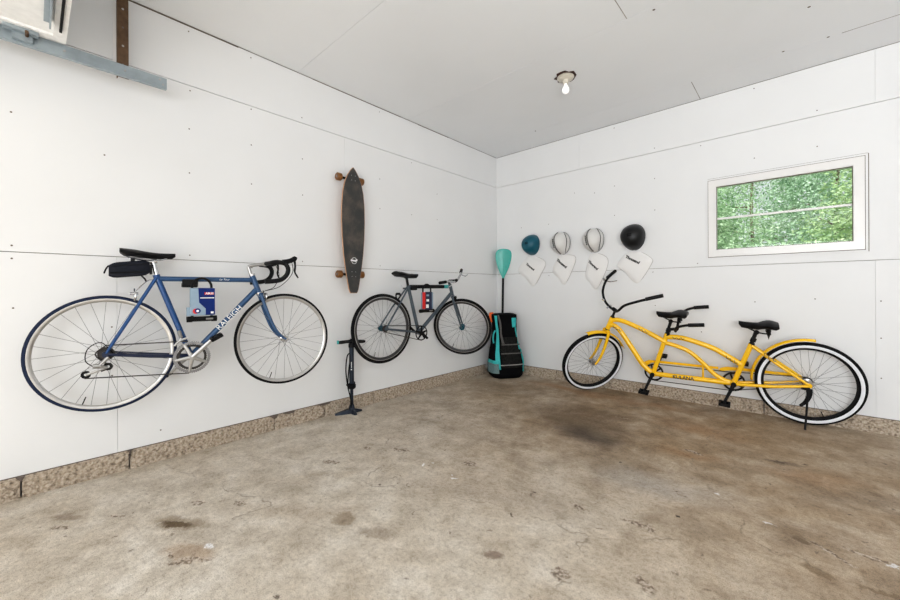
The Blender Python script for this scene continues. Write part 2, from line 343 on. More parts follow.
class MB:
    def __init__(s): s.v = []; s.f = []; s.m = []; s.xf = None; s.mi = 0
    def add(s, vs, fs):
        b = len(s.v)
        for p in vs:
            p = Vector(p); s.v.append(s.xf(p) if s.xf else p)
        for f in fs: s.f.append(tuple(i + b for i in f)); s.m.append(s.mi)
    def box(s, x0, x1, y0, y1, z0, z1):
        vs = [(x, y, z) for x in (x0, x1) for y in (y0, y1) for z in (z0, z1)]
        s.add(vs, [(0,1,3,2), (4,6,7,5), (0,4,5,1), (2,3,7,6), (0,2,6,4), (1,5,7,3)])
    def rbox(s, x0, x1, y0, y1, z0, z1, b):
        # chamfered box: loft of octagon-like rings along z
        def ring(i, z): 
            a, c, d, e = x0+i, x1-i, y0+i, y1-i
            return [V(a+b, d, z), V(c-b, d, z), V(c, d+b, z), V(c, e-b, z), V(c-b, e, z), V(a+b, e, z), V(a, e-b, z), V(a, d+b, z)]
        s.loft([ring(b, z0), ring(0, z0+b), ring(0, z1-b), ring(b, z1)])
    def tube(s, pts, r, n=10, closed=False, cap=True, flat=1.0):
        pts = [Vector(p) for p in pts]
        rs = r if isinstance(r, (list, tuple)) else [r] * len(pts)
        fr = frames(pts); vs = []
        for p, rr, (t, a, b) in zip(pts, rs, fr):
            for k in range(n):
                an = 2 * PI * k / n
                vs.append(p + a * (math.cos(an) * rr) + b * (math.sin(an) * rr * flat))
        m = len(pts); fs = []
        for i in range(m - 1 + (1 if closed else 0)):
            j = (i + 1) % m
            for k in range(n):
                k2 = (k + 1) % n
                fs.append((i*n+k, i*n+k2, j*n+k2, j*n+k))
        if cap and not closed:
            fs.append(tuple(range(n-1, -1, -1))); fs.append(tuple((m-1)*n + k for k in range(n)))
        s.add(vs, fs)
    def cyl(s, a, b, r, n=16, r2=None): s.tube([a, b], [r, r if r2 is None else r2], n)
    def lathe(s, prof, org, ax, n=32, closed=True, arc=(0, 2*PI)):
        # prof: (along axis, radius)
        org = Vector(org); ax = Vector(ax).normalized()
        u = V(1, 0, 0) if abs(ax.x) < 0.9 else V(0, 0, 1)
        u = (u - ax * u.dot(ax)).normalized(); w = ax.cross(u)
        full = abs(arc[1] - arc[0] - 2*PI) < 1e-6
        cnt = n if full else n + 1
        vs = []; m = len(prof)
        for k in range(cnt):
            an = arc[0] + (arc[1]-arc[0]) * k / n
            d = u * math.cos(an) + w * math.sin(an)
            for (h, r) in prof: vs.append(org + ax*h + d*r)
        fs = []
        for k in range(n):
            k2 = (k+1) % cnt
            for i in range(m if closed else m-1):
                j = (i+1) % m
                fs.append((k*m+i, k2*m+i, k2*m+j, k*m+j))
        s.add(vs, fs)
        if not full and closed:
            s.add([vs[i] for i in range(m)], [tuple(range(m))]); s.add([vs[(cnt-1)*m+i] for i in range(m)], [tuple(range(m-1, -1, -1))])
    def loft(s, rings, cap=True):
        n = len(rings[0]); vs = [p for r in rings for p in r]; fs = []
        for i in range(len(rings)-1):
            for k in range(n):
                k2 = (k+1) % n
                fs.append((i*n+k, i*n+k2, (i+1)*n+k2, (i+1)*n+k))
        if cap: fs.append(tuple(range(n-1, -1, -1))); fs.append(tuple((len(rings)-1)*n+k for k in range(n)))
        s.add(vs, fs)
    def prism(s, poly, d0, d1, fn):
        # poly (a,b) pairs; fn(a,b,d)->point
        n = len(poly)
        vs = [Vector(fn(a, b, d0)) for a, b in poly] + [Vector(fn(a, b, d1)) for a, b in poly]
        fs = [tuple(range(n-1, -1, -1)), tuple(range(n, 2*n))] + [(k, (k+1) % n, n+(k+1) % n, n+k) for k in range(n)]
        s.add(vs, fs)
    def ball(s, c, r, n=12, m=8, sc=(1,1,1)):
        c = Vector(c); vs = [c + V(0,0,r*sc[2])]; fs = []
        for i in range(1, m):
            ph = PI*i/m
            for k in range(n):
                th = 2*PI*k/n
                vs.append(c + V(r*sc[0]*math.sin(ph)*math.cos(th), r*sc[1]*math.sin(ph)*math.sin(th), r*sc[2]*math.cos(ph)))
        vs.append(c - V(0,0,r*sc[2]))
        for k in range(n): fs.append((0, 1+k, 1+(k+1)%n))
        for i in range(m-2):
            for k in range(n):
                a = 1+i*n+k; b = 1+i*n+(k+1)%n
                fs.append((a, a+n, b+n, b))
        l = len(vs)-1
        for k in range(n): fs.append((l, 1+(m-2)*n+(k+1)%n, 1+(m-2)*n+k))
        s.add(vs, fs)
    def sheet(s, grid, thick=None):
        h = len(grid); w = len(grid[0])
        vs = [p for r in grid for p in r]; fs = []
        for i in range(h-1):
            for j in range(w-1): fs.append((i*w+j, i*w+j+1, (i+1)*w+j+1, (i+1)*w+j))
        s.add(vs, fs)
    def mesh(s, name, mats, smooth=True):
        me = bpy.data.meshes.new(name); me.from_pydata([tuple(p) for p in s.v], [], s.f); me.update()
        for m in (mats if isinstance(mats, (list, tuple)) else [mats]): me.materials.append(m)
        for p, i in zip(me.polygons, s.m): p.material_index = i
        me.validate()
        import bmesh
        bm = bmesh.new(); bm.from_mesh(me); bmesh.ops.recalc_face_normals(bm, faces=bm.faces)
        if smooth:
            for f in bm.faces: f.smooth = True
            for e in bm.edges:
                if len(e.link_faces) == 2 and e.calc_face_angle(0) > R(38): e.smooth = False
        bm.to_mesh(me); bm.free()
        return me
    def build(s, name, mats, parent=None, smooth=True, mod=None):
        o = bpy.data.objects.new(name, s.mesh(name, mats, smooth)); COL.objects.link(o)
        if parent: o.parent = parent
        return o

def tag(o, label=None, cat=None, group=None, kind=None):
    if label: o['label'] = label
    if cat: o['category'] = cat
    if group: o['group'] = group
    if kind: o['kind'] = kind
    return o
def empty(name, loc=(0,0,0), rot=(0,0,0), parent=None, **k):
    o = bpy.data.objects.new(name, None); COL.objects.link(o); o.location = loc; o.rotation_euler = rot
    o.empty_display_size = 0.1
    if parent: o.parent = parent
    return tag(o, **k)
def struct(o): o['kind'] = 'structure'; return o
def inst(name, me, parent, mtx):
    o = bpy.data.objects.new(name, me); COL.objects.link(o); o.parent = parent; o.matrix_local = mtx; return o
def text(name, body, size, org, xdir, ydir, m, parent=None, depth=0.0006, shear=0.0, bold=0.0, curve=None):
    cu = bpy.data.curves.new(name, 'FONT'); cu.body = body; cu.size = size; cu.extrude = depth; cu.shear = shear
    cu.offset = bold; cu.align_x = 'CENTER'; cu.align_y = 'CENTER'
    t = bpy.data.objects.new('tmp', cu); COL.objects.link(t)
    dg = bpy.context.evaluated_depsgraph_get(); me = bpy.data.meshes.new_from_object(t.evaluated_get(dg))
    bpy.data.objects.remove(t); bpy.data.curves.remove(cu)
    X = Vector(xdir).normalized(); Y = Vector(ydir); Y = (Y - X*Y.dot(X)).normalized(); Z = X.cross(Y)
    for v in me.vertices:
        c = v.co; q = X*c.x + Y*c.y + Z*c.z + Vector(org)
        if curve: q = curve(q)
        v.co = q
    me.materials.clear(); me.materials.append(m); me.name = name
    o = bpy.data.objects.new(name, me); COL.objects.link(o)
    if parent: o.parent = parent
    return o
def rot_about(ang, org, ax):
    m = Matrix.Translation(Vector(org)) @ Matrix.Rotation(ang, 4, Vector(ax)) @ Matrix.Translation(-Vector(org))
    return m

# ------------------------------------------------------------------ the garage
H = 2.974
YF, XR = -7.3, 6.3
ZB, ZM, ZU = 0.115, 1.336, 2.555
def pieces(a, b, cuts, g=0.0025):
    c = [a] + sorted([q for q in cuts if a < q < b]) + [b]
    return [(c[i] + (g if i else 0), c[i+1] - (g if i < len(c)-2 else 0)) for i in range(len(c)-1)]
g = 0.0022
def dots(mb, pts, fn, r=0.006):
    mb.mi = 2
    for p in pts:
        mb.add([fn(p[0] + r*math.cos(k*PI/4), p[1] + r*math.sin(k*PI/4)) for k in range(8)], [tuple(range(8))])
    mb.mi = 0
# left wall (x = 0)
mb = MB(); mb.mi = 1; mb.box(-0.10, -0.014, YF, 0.1, 0, H+0.01); mb.mi = 0
for (z0, z1, cuts) in [(ZB, ZM, [-4.055, -6.49]), (ZM, ZU, [-2.435, -4.875]), (ZU, H-0.004, [-6.1])]:
    for (a, b) in pieces(YF, 0.0, cuts, 0.0007): mb.box(-0.014, 0, a, b, z0 + (g if z0 > ZB else 0), z1 - (g if z1 < H-0.01 else 0))
lw_d = [(-3.669,2.251),(-3.26,2.253),(-2.847,2.248),(-2.847,1.939),(-3.26,1.95),(-3.669,1.944),(-3.663,2.52),(-3.26,2.53),(-4.485,1.37),(-4.485,1.30),(-4.481,1.032),(-4.485,2.09),(-3.838,0.198),(-4.11,1.955),(-1.6,2.52),
        (-3.669,1.37),(-3.26,1.30),(-2.85,1.37),(-2.03,1.37),(-1.6,1.30),(-1.6,1.95),(-2.03,1.95),(-1.2,1.95),(-1.2,2.25),(-2.03,2.25),(-4.08,0.6),(-4.08,0.9),(-2.85,2.6),(-3.67,2.93),(-3.26,2.93),(-2.03,2.93)]
dots(mb, lw_d, lambda a, b: V(0.0008, a, b), 0.0048)
struct(mb.build('wall_left', [M['wall'], M['gap'], M['dot']], smooth=False))
# back wall (y = 0) with the window opening
WX0, WX1, WZ0, WZ1 = 2.485, 3.524, 1.418, 2.163
mb = MB()
def bw_box(x0, x1, z0, z1, y0, y1):
    # subtract window opening
    ox0, ox1, oz0, oz1 = WX0+0.01, WX1-0.01, WZ0+0.01, WZ1-0.01
    if x1 <= ox0 or x0 >= ox1 or z1 <= oz0 or z0 >= oz1: mb.box(x0, x1, y0, y1, z0, z1); return
    if x0 < ox0: mb.box(x0, ox0, y0, y1, z0, z1)
    if x1 > ox1: mb.box(ox1, x1, y0, y1, z0, z1)
    a, b = max(x0, ox0), min(x1, ox1)
    if z0 < oz0: mb.box(a, b, y0, y1, z0, oz0)
    if z1 > oz1: mb.box(a, b, y0, y1, oz1, z1)
mb.mi = 1; bw_box(-0.1, XR, 0, H+0.01, 0.014, 0.12); mb.mi = 0
for (z0, z1, cuts) in [(ZB, ZM, [3.572]), (ZM, ZU, [4.6]), (ZU, H-0.004, [1.205, 3.575])]:
    for (a, b) in pieces(0.002, XR, cuts, 0.0005): bw_box(a, b, z0 + (g if z0 > ZB else 0), z1 - (g if z1 < H-0.01 else 0), 0, 0.014)
rd = [(3.233,1.031),(3.60,1.019),(3.60,0.733),(3.60,0.424),(1.611,2.28),(1.385,2.241),(1.143,2.283),(2.0,1.30),(2.4,1.37),(0.8,1.30),(0.4,1.95),(0.8,1.95),(1.61,1.95),(2.02,1.95),(2.02,2.28),(2.43,2.52),(2.02,2.6),(2.84,2.30),(3.25,2.30),(3.25,2.6),(2.84,2.93),(1.61,2.93),(2.84,1.0),(2.43,.7),(2.02,.95)]
dots(mb, rd, lambda a, b: V(a, -0.0008, b), 0.0048)
struct(mb.build('wall_back', [M['wall'], M['gap'], M['dot']], smooth=False))
mb = MB(); mb.box(XR, XR+0.1, YF, 0.1, 0, H+0.01)
struct(mb.build('wall_right', [M['wall']], smooth=False))
# ceiling boards
mb = MB(); mb.mi = 1; mb.box(-0.1, XR+0.1, YF, 0.12, H+0.014, H+0.12); mb.mi = 0
gc = 0.0011
rows = [(-0.425, 0.0, [2.43, 4.87]), (-1.65, -0.425, [4.87]), (-2.885, -1.65, [2.27, 4.71]), (-4.11, -2.885, [1.2, 3.7]), (-5.34, -4.11, [2.3, 4.8]), (YF, -5.34, [1.2, 3.7])]
for (y0, y1, cuts) in rows:
    for (a, b) in pieces(0.003, XR, cuts, gc): mb.box(a, b, y0+gc, y1-gc, H, H+0.014)
dots(mb, [(3.19,-0.95),(3.05,-0.44),(3.3,-0.44),(2.43,-1.62),(0.87,-0.44)], lambda a, b: V(a, b, H-0.0008), 0.009)
struct(mb.build('ceiling', [M['ceil'], M['gap'], M['dot']], smooth=False))
# floor slab
mb = MB(); mb.box(-0.12, XR+0.1, -9.0, 0.12, -0.12, 0.0)
struct(mb.build('floor', M['floor'], smooth=False))
# exposed rough concrete footing under the boards
def curb(name, a, b, joints, fn, proud, rough=0.006):
    mb = MB(); rnd = random.Random(3)
    cs = [a] + joints + [b]
    for i in range(len(cs)-1):
        s0, s1 = cs[i] + (0.004 if i else 0), cs[i+1] - (0.004 if i < len(cs)-2 else 0)
        n = max(2, int((s1-s0)/0.022)); rings = []
        for k in range(n+1):
            s = s0 + (s1-s0)*k/n
            e = 0.5 if k in (0, n) else 1
            pr = proud * (1 if e == 1 else 0.75)
            prof = [(-0.02, -0.02), (pr+0.006+rnd.uniform(-rough, rough)*.4, -0.02), (pr+0.004+rnd.uniform(-rough, rough)*.5, 0.012), (pr+rnd.uniform(-rough, rough), 0.035),
                    (pr+rnd.uniform(-rough, rough), 0.06), (pr*.9+rnd.uniform(-rough, rough), 0.085), (pr*0.7+rnd.uniform(-rough, rough)*.7, 0.103), (pr*0.35, 0.1135), (-0.02, 0.1135)]
            rings.append([fn(s, d, z) for d, z in prof])
        mb.loft(rings)
    return struct(mb.build(name, M['curb'], smooth=False))
curb('baseboard_left', YF, 0.0, [-6.7, -6.2, -5.7, -5.2, -4.86, -4.455, -4.0, -3.10, -2.66, -2.13, -1.5, -0.8], lambda s, d, z: V(d, s, z), 0.018)
curb('baseboard_back', 0.0, XR, [0.9, 1.9, 2.9, 3.9, 4.9, 5.7], lambda s, d, z: V(s, -d, z), 0.022, 0.004)
# dark broken recesses at the top of the left footing
mb = MB()
for (y0, y1, h) in [(-3.13, -3.07, .028), (-3.03, -2.93, .014), (-2.72, -2.60, .013), (-4.475, -4.44, .03), (-4.01, -3.99, .05)]:
    mb.prism([(y0, 0.116), (y1, 0.116), (y1-0.012, 0.116-h*.7), ((y0+y1)/2, 0.116-h), (y0+0.014, 0.116-h*.6)], -0.004, 0.0215, lambda a, b, d: V(d, a, b))
struct(mb.build('trim_1', M['dot'], smooth=False))
mb = MB()
mb.box(3.37, 3.78, -0.438, -0.431, H-0.0006, H+0.002)
mb.box(2.427, 2.432, -0.42, -0.005, H-0.0006, H+0.002)
mb.box(2.267, 2.272, -2.88, -1.655, H-0.0006, H+0.002)
struct(mb.build('trim_3', M['gap'], smooth=False))
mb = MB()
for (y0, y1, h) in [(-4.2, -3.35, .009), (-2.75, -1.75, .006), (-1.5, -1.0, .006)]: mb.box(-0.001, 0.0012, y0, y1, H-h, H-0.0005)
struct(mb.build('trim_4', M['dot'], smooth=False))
mb = MB(); mb.box(0.0, 0.0012, YF, 0.0, ZB-0.003, ZB+0.0035); struct(mb.build('trim_5', M['dot'], smooth=False))
mb = MB(); mb.box(0.0, XR, -0.0012, 0.0, ZB-0.003, ZB+0.0035); struct(mb.build('trim_6', M['dot'], smooth=False))
# mitre bead at the corner
mb = MB(); mb.box(0.0, 0.005, -0.005, 0.0, ZB, H)
struct(mb.build('trim_2', M['wall'], smooth=False))

# window in the back wall
win = struct(empty('window_1', ((WX0+WX1)/2, 0, WZ0)))
def frame_rect(mb, x0, x1, z0, z1, w, y0, y1, wb=None):
    wb = wb or w
    mb.box(x0, x1, y0, y1, z1-w, z1); mb.box(x0, x1, y0, y1, z0, z0+wb)
    mb.box(x0, x0+w, y0, y1, z0+wb, z1-w); mb.box(x1-w, x1, y0, y1, z0+wb, z1-w)
cx = (WX0+WX1)/2
mb = MB(); frame_rect(mb, WX0-cx+0.006, WX1-cx-0.006, 0.007, WZ1-WZ0-0.007, 0.062, -0.012, 0.05, 0.066)
frame_rect(mb, WX0-cx+0.060, WX1-cx-0.060, 0.066, WZ1-WZ0-0.062, 0.011, 0.0, 0.06)
struct(mb.build('window_frame', M['white_gloss'], win, False))
mb = MB(); frame_rect(mb, WX0-cx-0.012, WX1-cx+0.012, -0.012, WZ1-WZ0+0.012, 0.014, -0.006, 0.01)
struct(mb.build('window_casing', M['wall'], win, False))
mb = MB(); frame_rect(mb, WX0-cx+0.0, WX1-cx-0.0, 0.0, WZ1-WZ0, 0.0075, -0.005, 0.01)
frame_rect(mb, WX0-cx+0.070, WX1-cx-0.070, 0.076, WZ1-WZ0-0.072, 0.003, -0.001, 0.02)
mb.box(WX1-cx+0.012, WX1-cx+0.017, -0.0015, 0.01, -0.012, WZ1-WZ0+0.012); mb.box(WX0-cx, WX1-cx+0.012, -0.0015, 0.01, WZ1-WZ0+0.012, WZ1-WZ0+0.015)  # dark strips paint in the shadow gap outside the casing, right and top
struct(mb.build('window_gasket_shadow_gap', M['dot'], win, False))
mb = MB(); mb.box(WX0-cx+0.07, WX1-cx-0.07, 0.018, 0.045, 0.362, 0.380)
struct(mb.build('window_meeting_rail', M['white_gloss'], win, False))
mb = MB(); mb.box(WX0-cx+0.066, WX1-cx-0.066, 0.030, 0.034, 0.072, WZ1-WZ0-0.066)
struct(mb.build('window_pane', M['glass'], win, False))

# ------------------------------------------------------------------ outdoors beyond the window
mb = MB(); mb.box(-12, 16, 0.13, 22, -0.3, -0.12); struct(mb.build('ground', M['grass'], smooth=False))
def tree(loc, rx, rz, zc, n, lm, seed, label, lean=0.0):
    rnd = random.Random(seed)
    t = empty('tree', loc, label=label, cat='tree', group='trees beyond the window')
    mb = MB()
    for i in range(n):
        u = rnd.uniform(-1, 1); th = rnd.uniform(0, 2*PI); rr = rnd.uniform(0.15, 1) ** 0.5
        s = math.sqrt(1-u*u)
        lump = 1 + 0.18*math.sin(5*th + 3*u) + 0.12*math.sin(9*u+2*th)
        c = V(rx*rr*s*math.cos(th)*lump, .68*rx*rr*s*math.sin(th)*lump, zc + rz*rr*u*lump)
        if c.z < -0.1: c.z = abs(c.z)
        L_ = rnd.uniform(0.05, 0.10); W = L_*0.42
        a = V(rnd.gauss(0,1), rnd.gauss(0,1), rnd.gauss(0,0.7)).normalized(); b = a.cross(V(rnd.gauss(0,1), rnd.gauss(0,1), rnd.gauss(0,1))).normalized()
        mb.add([c - a*L_*.5, c - b*W*.5, c + a*L_*.5, c + b*W*.5], [(0,1,2,3)])
    mb.build('foliage', lm, t, False)
    mb = MB(); top = V(lean, 0, zc + rz*.5)
    mb.tube(smooth_path([V(0,0,-0.15), V(0.05,0.02,zc*.5), V(lean*.6-.05,0,zc), top]), [0.07 - 0.05*i/18 for i in range(19)], 8)
    mb.build('trunk', M['bark'], t)
    for k in range(7):
        th = rnd.uniform(0, 2*PI); z = zc*rnd.uniform(.4, 1.0)
        b0 = V(lean*.5*z/zc, 0, z); b1 = b0 + V(math.cos(th)*rx*.8, math.sin(th)*rx*.5, rnd.uniform(.2, .6))
        mb = MB(); mb.tube(smooth_path([b0, (b0+b1)/2 + V(0, 0, rnd.uniform(-.2, .2)), b1]), [0.03 - 0.022*i/12 for i in range(13)], 6)
        mb.build('branch', M['bark'], t)
    return t
TG = [(0.45, 3.0, 'leaf3', 'yellow-green bushy tree nearest beyond the left part of the window'),
      (2.85, 3.0, 'leaf1', 'mid green bushy tree nearest beyond the middle of the window'),
      (5.25, 3.0, 'leaf2', 'cool green bushy tree nearest beyond the right part of the window'),
      (-0.95, 4.9, 'leaf2', 'second-row leafy tree farthest left beyond the window'),
      (1.65, 4.9, 'leaf1', 'second-row leafy tree filling the left half of the window view'),
      (4.2, 4.9, 'leaf3', 'second-row yellow-green tree behind the right half of the window'),
      (0.5, 7.2, 'leaf1', 'tallest rear tree behind the left of the window view'),
      (3.7, 7.2, 'leaf2', 'tallest rear tree behind the right of the window view'),
      (2.1, 9.8, 'leaf1', 'great tree farthest back, closing the middle of the window view')]
for i, (tx, ty, lm, lab) in enumerate(TG):
    if i < 3: tree((tx, ty, 0), .92, .70, 1.15, 4200, M[lm], i+1, lab, .1)
    elif i < 6: tree((tx, ty, 0), 1.0, 1.45, 1.9, 13000, M[lm], i+1, lab, -.1)
    elif i == 8: tree((tx, ty, 0), 2.4, 2.9, 3.6, 26000, M[lm], i+1, lab, .1)
    else: tree((tx, ty, 0), 1.25, 2.2, 2.9, 18000, M[lm], i+1, lab, .1)

# ------------------------------------------------------------------ bicycles
def wheel_axis_matrix(hub): return Matrix.Translation(Vector(hub))
def make_wheel(parent, mtx, r, tr, rimmat, tyremat, hubmat, n=32, rimd=0.018, white=None, flw=0.032, hubr=0.012, tw=None, rimw=0.011, spoke_r=0.0011, valve=True, track=None):
    """wheel turning about local Y; rim is the part, tyre / hub / spokes are its sub-parts"""
    ri = r - 2*tr*0.86          # outer rim radius
    mb = MB()
    mb.lathe([(-rimw, ri+0.004), (-rimw, ri-0.004), (-rimw*.8, ri-rimd*.6), (-0.004, ri-rimd), (0.004, ri-rimd), (rimw*.8, ri-rimd*.6), (rimw, ri-0.004), (rimw, ri+0.004)], (0,0,0), (0,1,0), 72)
    w = mb.build('wheel', rimmat, parent); w.matrix_local = mtx
    mb = MB(); m = 12; prof = []
    for k in range(m):
        a = 2*PI*k/m; prof.append((math.sin(a)*tr*0.98, (r - tr) + math.cos(a)*tr))
    mb.lathe(prof, (0,0,0), (0,1,0), 72)
    if track:
        mb2 = MB()
        for s in (-1, 1): mb2.lathe([(s*rimw*1.12, ri+0.001), (s*rimw*1.12, ri-0.0055), (s*rimw*.6, ri-0.0055), (s*rimw*.6, ri+0.001)], (0,0,0), (0,1,0), 72)
        mb2.build('brake_track', track, w)
    mats = [tyremat]
    mb.build('tyre', mats, w)
    if white:
        mb = MB()
        for s in (-1, 1):
            p = []
            for k in range(5):
                a = PI/2 + R(-14 + 11*k)
                p.append((s*math.sin(a)*tr*1.03, (r-tr) + math.cos(a)*tr*1.03))
            p += [(s*math.sin(PI/2)*tr*0.8, r-tr)]
            mb.lathe(p, (0,0,0), (0,1,0), 72)
        mb.build('whitewall', white, w)
    mb = MB(); hw = flw
    mb.lathe([(-hw-.012, 0.0), (-hw-.012, hubr*.6), (-hw, hubr*.7), (-hw, hubr*1.9), (-hw+.005, hubr*1.9), (-hw+.010, hubr), (hw-.010, hubr), (hw-.005, hubr*1.9), (hw, hubr*1.9), (hw, hubr*.7), (hw+.012, hubr*.6), (hw+.012, 0.0)], (0,0,0), (0,1,0), 20, closed=False)
    mb.build('hub', hubmat, w)
    rin = ri - rimd + 0.002
    me = []
    for s in (-1, 1):
        for q in (-1, 1):
            mb = MB(); mb.tube([V(q*hubr*1.5, s*(hw-.003), hubr*0.6), V(0, s*0.002, rin)], spoke_r, 5)
            me.append(mb.mesh('spoke', M['spoke']))
    for k in range(n):
        mt = Matrix.Rotation(2*PI*k/n, 4, 'Y')
        inst('spoke', me[k % 4], w, mt)
    if valve:
        mb = MB(); mb.tube([V(0,0,-rin-0.002), V(0,0,-rin+0.045)], 0.003, 6)
        v = mb.build('valve', M['black'], w); v.matrix_local = Matrix.Rotation(0.35, 4, 'Y')
    return w

def saddle(parent, nose, rear, wid, mat_, thick=0.035, tail=0.0, pad=0.0, rails=True):
    """nose, rear: (u, v) top line points in the bike plane"""
    n = 14; rings = []
    nose = Vector((nose[0], 0, nose[1])); rear = Vector((rear[0], 0, rear[1]))
    for i in range(n+1):
        t = i/n
        c = nose.lerp(rear, t)
        w = 0.016 + (wid/2-0.016) * (0.5 - 0.5*math.cos(PI*min(1, max(0, (t-0.25)/0.6)))) + 0.010*min(1, t*4)
        if t > 0.92: w *= 0.86
        if t < 0.05: w *= 0.55
        th = thick*(0.72 + 0.28*t)*(1.0 if 0.04 < t < 0.97 else 0.45)
        dip = -0.008*math.sin(PI*min(1, t/0.75))*(1 if t < .75 else 0) + tail*max(0, (t-0.6)/0.4) + pad*math.sin(PI*max(0, (t-0.5)/0.5))
        ring = []
        for k in range(14):
            a = 2*PI*k/14
            y = math.cos(a)*w; z = math.sin(a)
            z = z*0.010 if z > 0 else z*th*(1.0)
            ring.append(c + V(0, y, dip + z - 0.012*(abs(math.cos(a))**2)*(w/0.07)))
        rings.append(ring)
    mb = MB(); mb.loft(rings)
    s = mb.build('saddle', mat_, parent)
    return s

def bar(mb, a, b, ra, rb=None, n=12): mb.tube([a, b], [ra, rb or ra], n)
def P2(u, v, y=0.0): return V(u, y, v)
def teeth_ring(mb, c, r, nt, th, hole=0.0, y=0.0):
    pts = []
    for k in range(nt*2):
        a = PI*k/nt; rr = r*(1.0 if k % 2 == 0 else 0.955); pts.append((rr*math.cos(a), rr*math.sin(a)))
    n = len(pts)
    o = [V(c[0]+a, y-th, c[1]+b) for a, b in pts]; o2 = [V(c[0]+a, y+th, c[1]+b) for a, b in pts]
    q = hole/r
    i1 = [V(c[0]+a*q/(math.hypot(a,b)/r), y-th, c[1]+b*q/(math.hypot(a,b)/r)) for a, b in pts]; i2 = [p + V(0, 2*th, 0) for p in i1]
    fs = []
    for k in range(n):
        j = (k+1) % n
        fs += [(k, j, n+j, n+k), (k, j, 2*n+j, 2*n+k), (n+k, n+j, 3*n+j, 3*n+k), (2*n+k, 2*n+j, 3*n+j, 3*n+k)]
    mb.add(o + o2 + i1 + i2, fs)
def pedal(parent, c, ys, m, w=0.085, l=0.09, h=0.02, ang=0.0):
    """platform pedal with its cage; c=(u,v) centre, from lateral ys outwards"""
    s = 1 if ys > 0 else -1
    ca, sa = math.cos(ang), math.sin(ang)
    def X(p): return V(c[0] + p.x*ca - p.z*sa, p.y, c[1] + p.x*sa + p.z*ca)
    mb = MB(); mb.xf = X
    y0, y1 = sorted((ys + s*0.008, ys + s*(0.008+w)))
    mb.box(-l/2, -l/2+0.014, y0, y1, -h/2, h/2); mb.box(l/2-0.014, l/2, y0, y1, -h/2, h/2)
    mb.box(-l/2, l/2, y0, y0+0.010, -h/2, h/2); mb.box(-l/2, l/2, y1-0.012, y1, -h/2, h/2)
    mb.tube([V(0, ys - s*0.01, 0), V(0, ys + s*(w-0.004), 0)], 0.011, 8)
    return mb.build('pedal', m, parent)

# ---- blue road bicycle hung on the left wall
az = 0.13
LW = lambda az: math.pi/2 - az
BL = V(0.15 + math.sin(az)*0.01, -4.13 + math.cos(az)*0.01, 0.424)
b1 = empty('road_bicycle', BL, (0, 0, LW(az)), label='blue road bicycle with black drop handlebars hung flat on the left wall', cat='bicycle')
rw = 0.336
fr1 = MB()
hubr, hubf, bbp, clp = (0.0, 0.336), (0.992, 0.338), (0.411, 0.272), (0.237, 0.782)
htt, htb = (0.777, 0.803), (0.819, 0.686)
bar(fr1, P2(*clp), P2(*bbp), 0.0165)
fr1.tube([P2(clp[0]-.005, clp[1]+0.016), P2(clp[0]+0.004, clp[1]-0.02)], 0.019, 12)
for s in (-1, 1):
    fr1.tube([P2(hubr[0], hubr[1]+0.004, s*0.063), P2(0.10, 0.528, s*0.046), P2(clp[0]-0.006, clp[1]-0.004, s*0.016)], [0.0075, 0.009, 0.0095], 10)
fr1.cyl(P2(bbp[0], bbp[1], -0.036), P2(bbp[0], bbp[1], 0.036), 0.021, 20)
frame1 = fr1.build('frame', [M['blue']], b1)
mb = MB()
bar(mb, P2(clp[0], clp[1]-0.008), P2(htt[0]+0.006, htt[1]-0.030), 0.0158)
bar(mb, P2(htb[0]-0.008, htb[1]+0.028), P2(*bbp), 0.0185)
bar(mb, P2(*htt), P2(*htb), 0.0185); 
mb.build('main_tubes', M['steelblue'], frame1)
mb = MB()
bar(mb, P2(*htb), P2(htb[0]+0.004, htb[1]-0.013), 0.021); mb.build('headset_cup', M['chrome'], frame1)
mb = MB(); bar(mb, P2(htt[0]-0.004, htt[1]+0.012), P2(*htt), 0.020); mb.build('headset_cup', M['chrome'], frame1)
mb = MB()
for s in (-1, 1): mb.tube([P2(hubr[0]+0.006, hubr[1]-0.002, s*0.063), P2(0.2, 0.302, s*0.05), P2(bbp[0]-0.01, bbp[1]+0.002, s*0.026)], [0.008, 0.0105, 0.011], 10, flat=1.0)
for s in (-1, 1): mb.cyl(P2(hubr[0], hubr[1], s*0.060), P2(hubr[0], hubr[1], s*0.068), 0.018, 12)
mb.build('chainstay', M['navy'], frame1)
# lettering along the down tube
d = (P2(*htb) - P2(*bbp)).normalized()
txo = P2(*bbp).lerp(P2(htb[0]-0.008, htb[1]+0.028), 0.545) + V(0, -0.0188, 0)
text('lettering', 'RALEIGH', 0.052, txo, d, V(-d.z, 0, d.x), M['white'], frame1, bold=0.0002)
text('script', 'Le Tour', 0.018, P2(0.60, 0.773, -0.0162), V(1, 0, 0), V(0, 0, 1), M['white'], frame1, shear=0.3)
mb = MB()
for t in (0.05, 0.33): pass
steer = rot_about(0.0, P2(*htb), (P2(*htt)-P2(*htb)))
mb = MB()
mb.tube([P2(0.826, 0.668, -0.034), P2(0.826, 0.668, 0.034)], 0.015, 10)
for s in (-1, 1):
    mb.tube(smooth_path([P2(0.828, 0.668, s*0.028), P2(0.866, 0.545, s*0.038), P2(0.912, 0.430, s*0.045), P2(0.958, 0.365, s*0.048), P2(hubf[0], hubf[1], s*0.050)]), [0.0125-0.0055*i/24 for i in range(25)], 10)
fork1 = mb.build('fork', M['steelblue'], b1)
make_wheel(b1, Matrix.Translation(P2(*hubr)), rw, 0.0125, M['rimalloy'], M['tyre_blue'], M['chrome'], 28, rimd=0.016, hubr=0.015)
make_wheel(b1, Matrix.Translation(P2(*hubf)), rw, 0.0125, M['rimalloy'], M['rubber'], M['chrome'], 28, rimd=0.016, hubr=0.012)
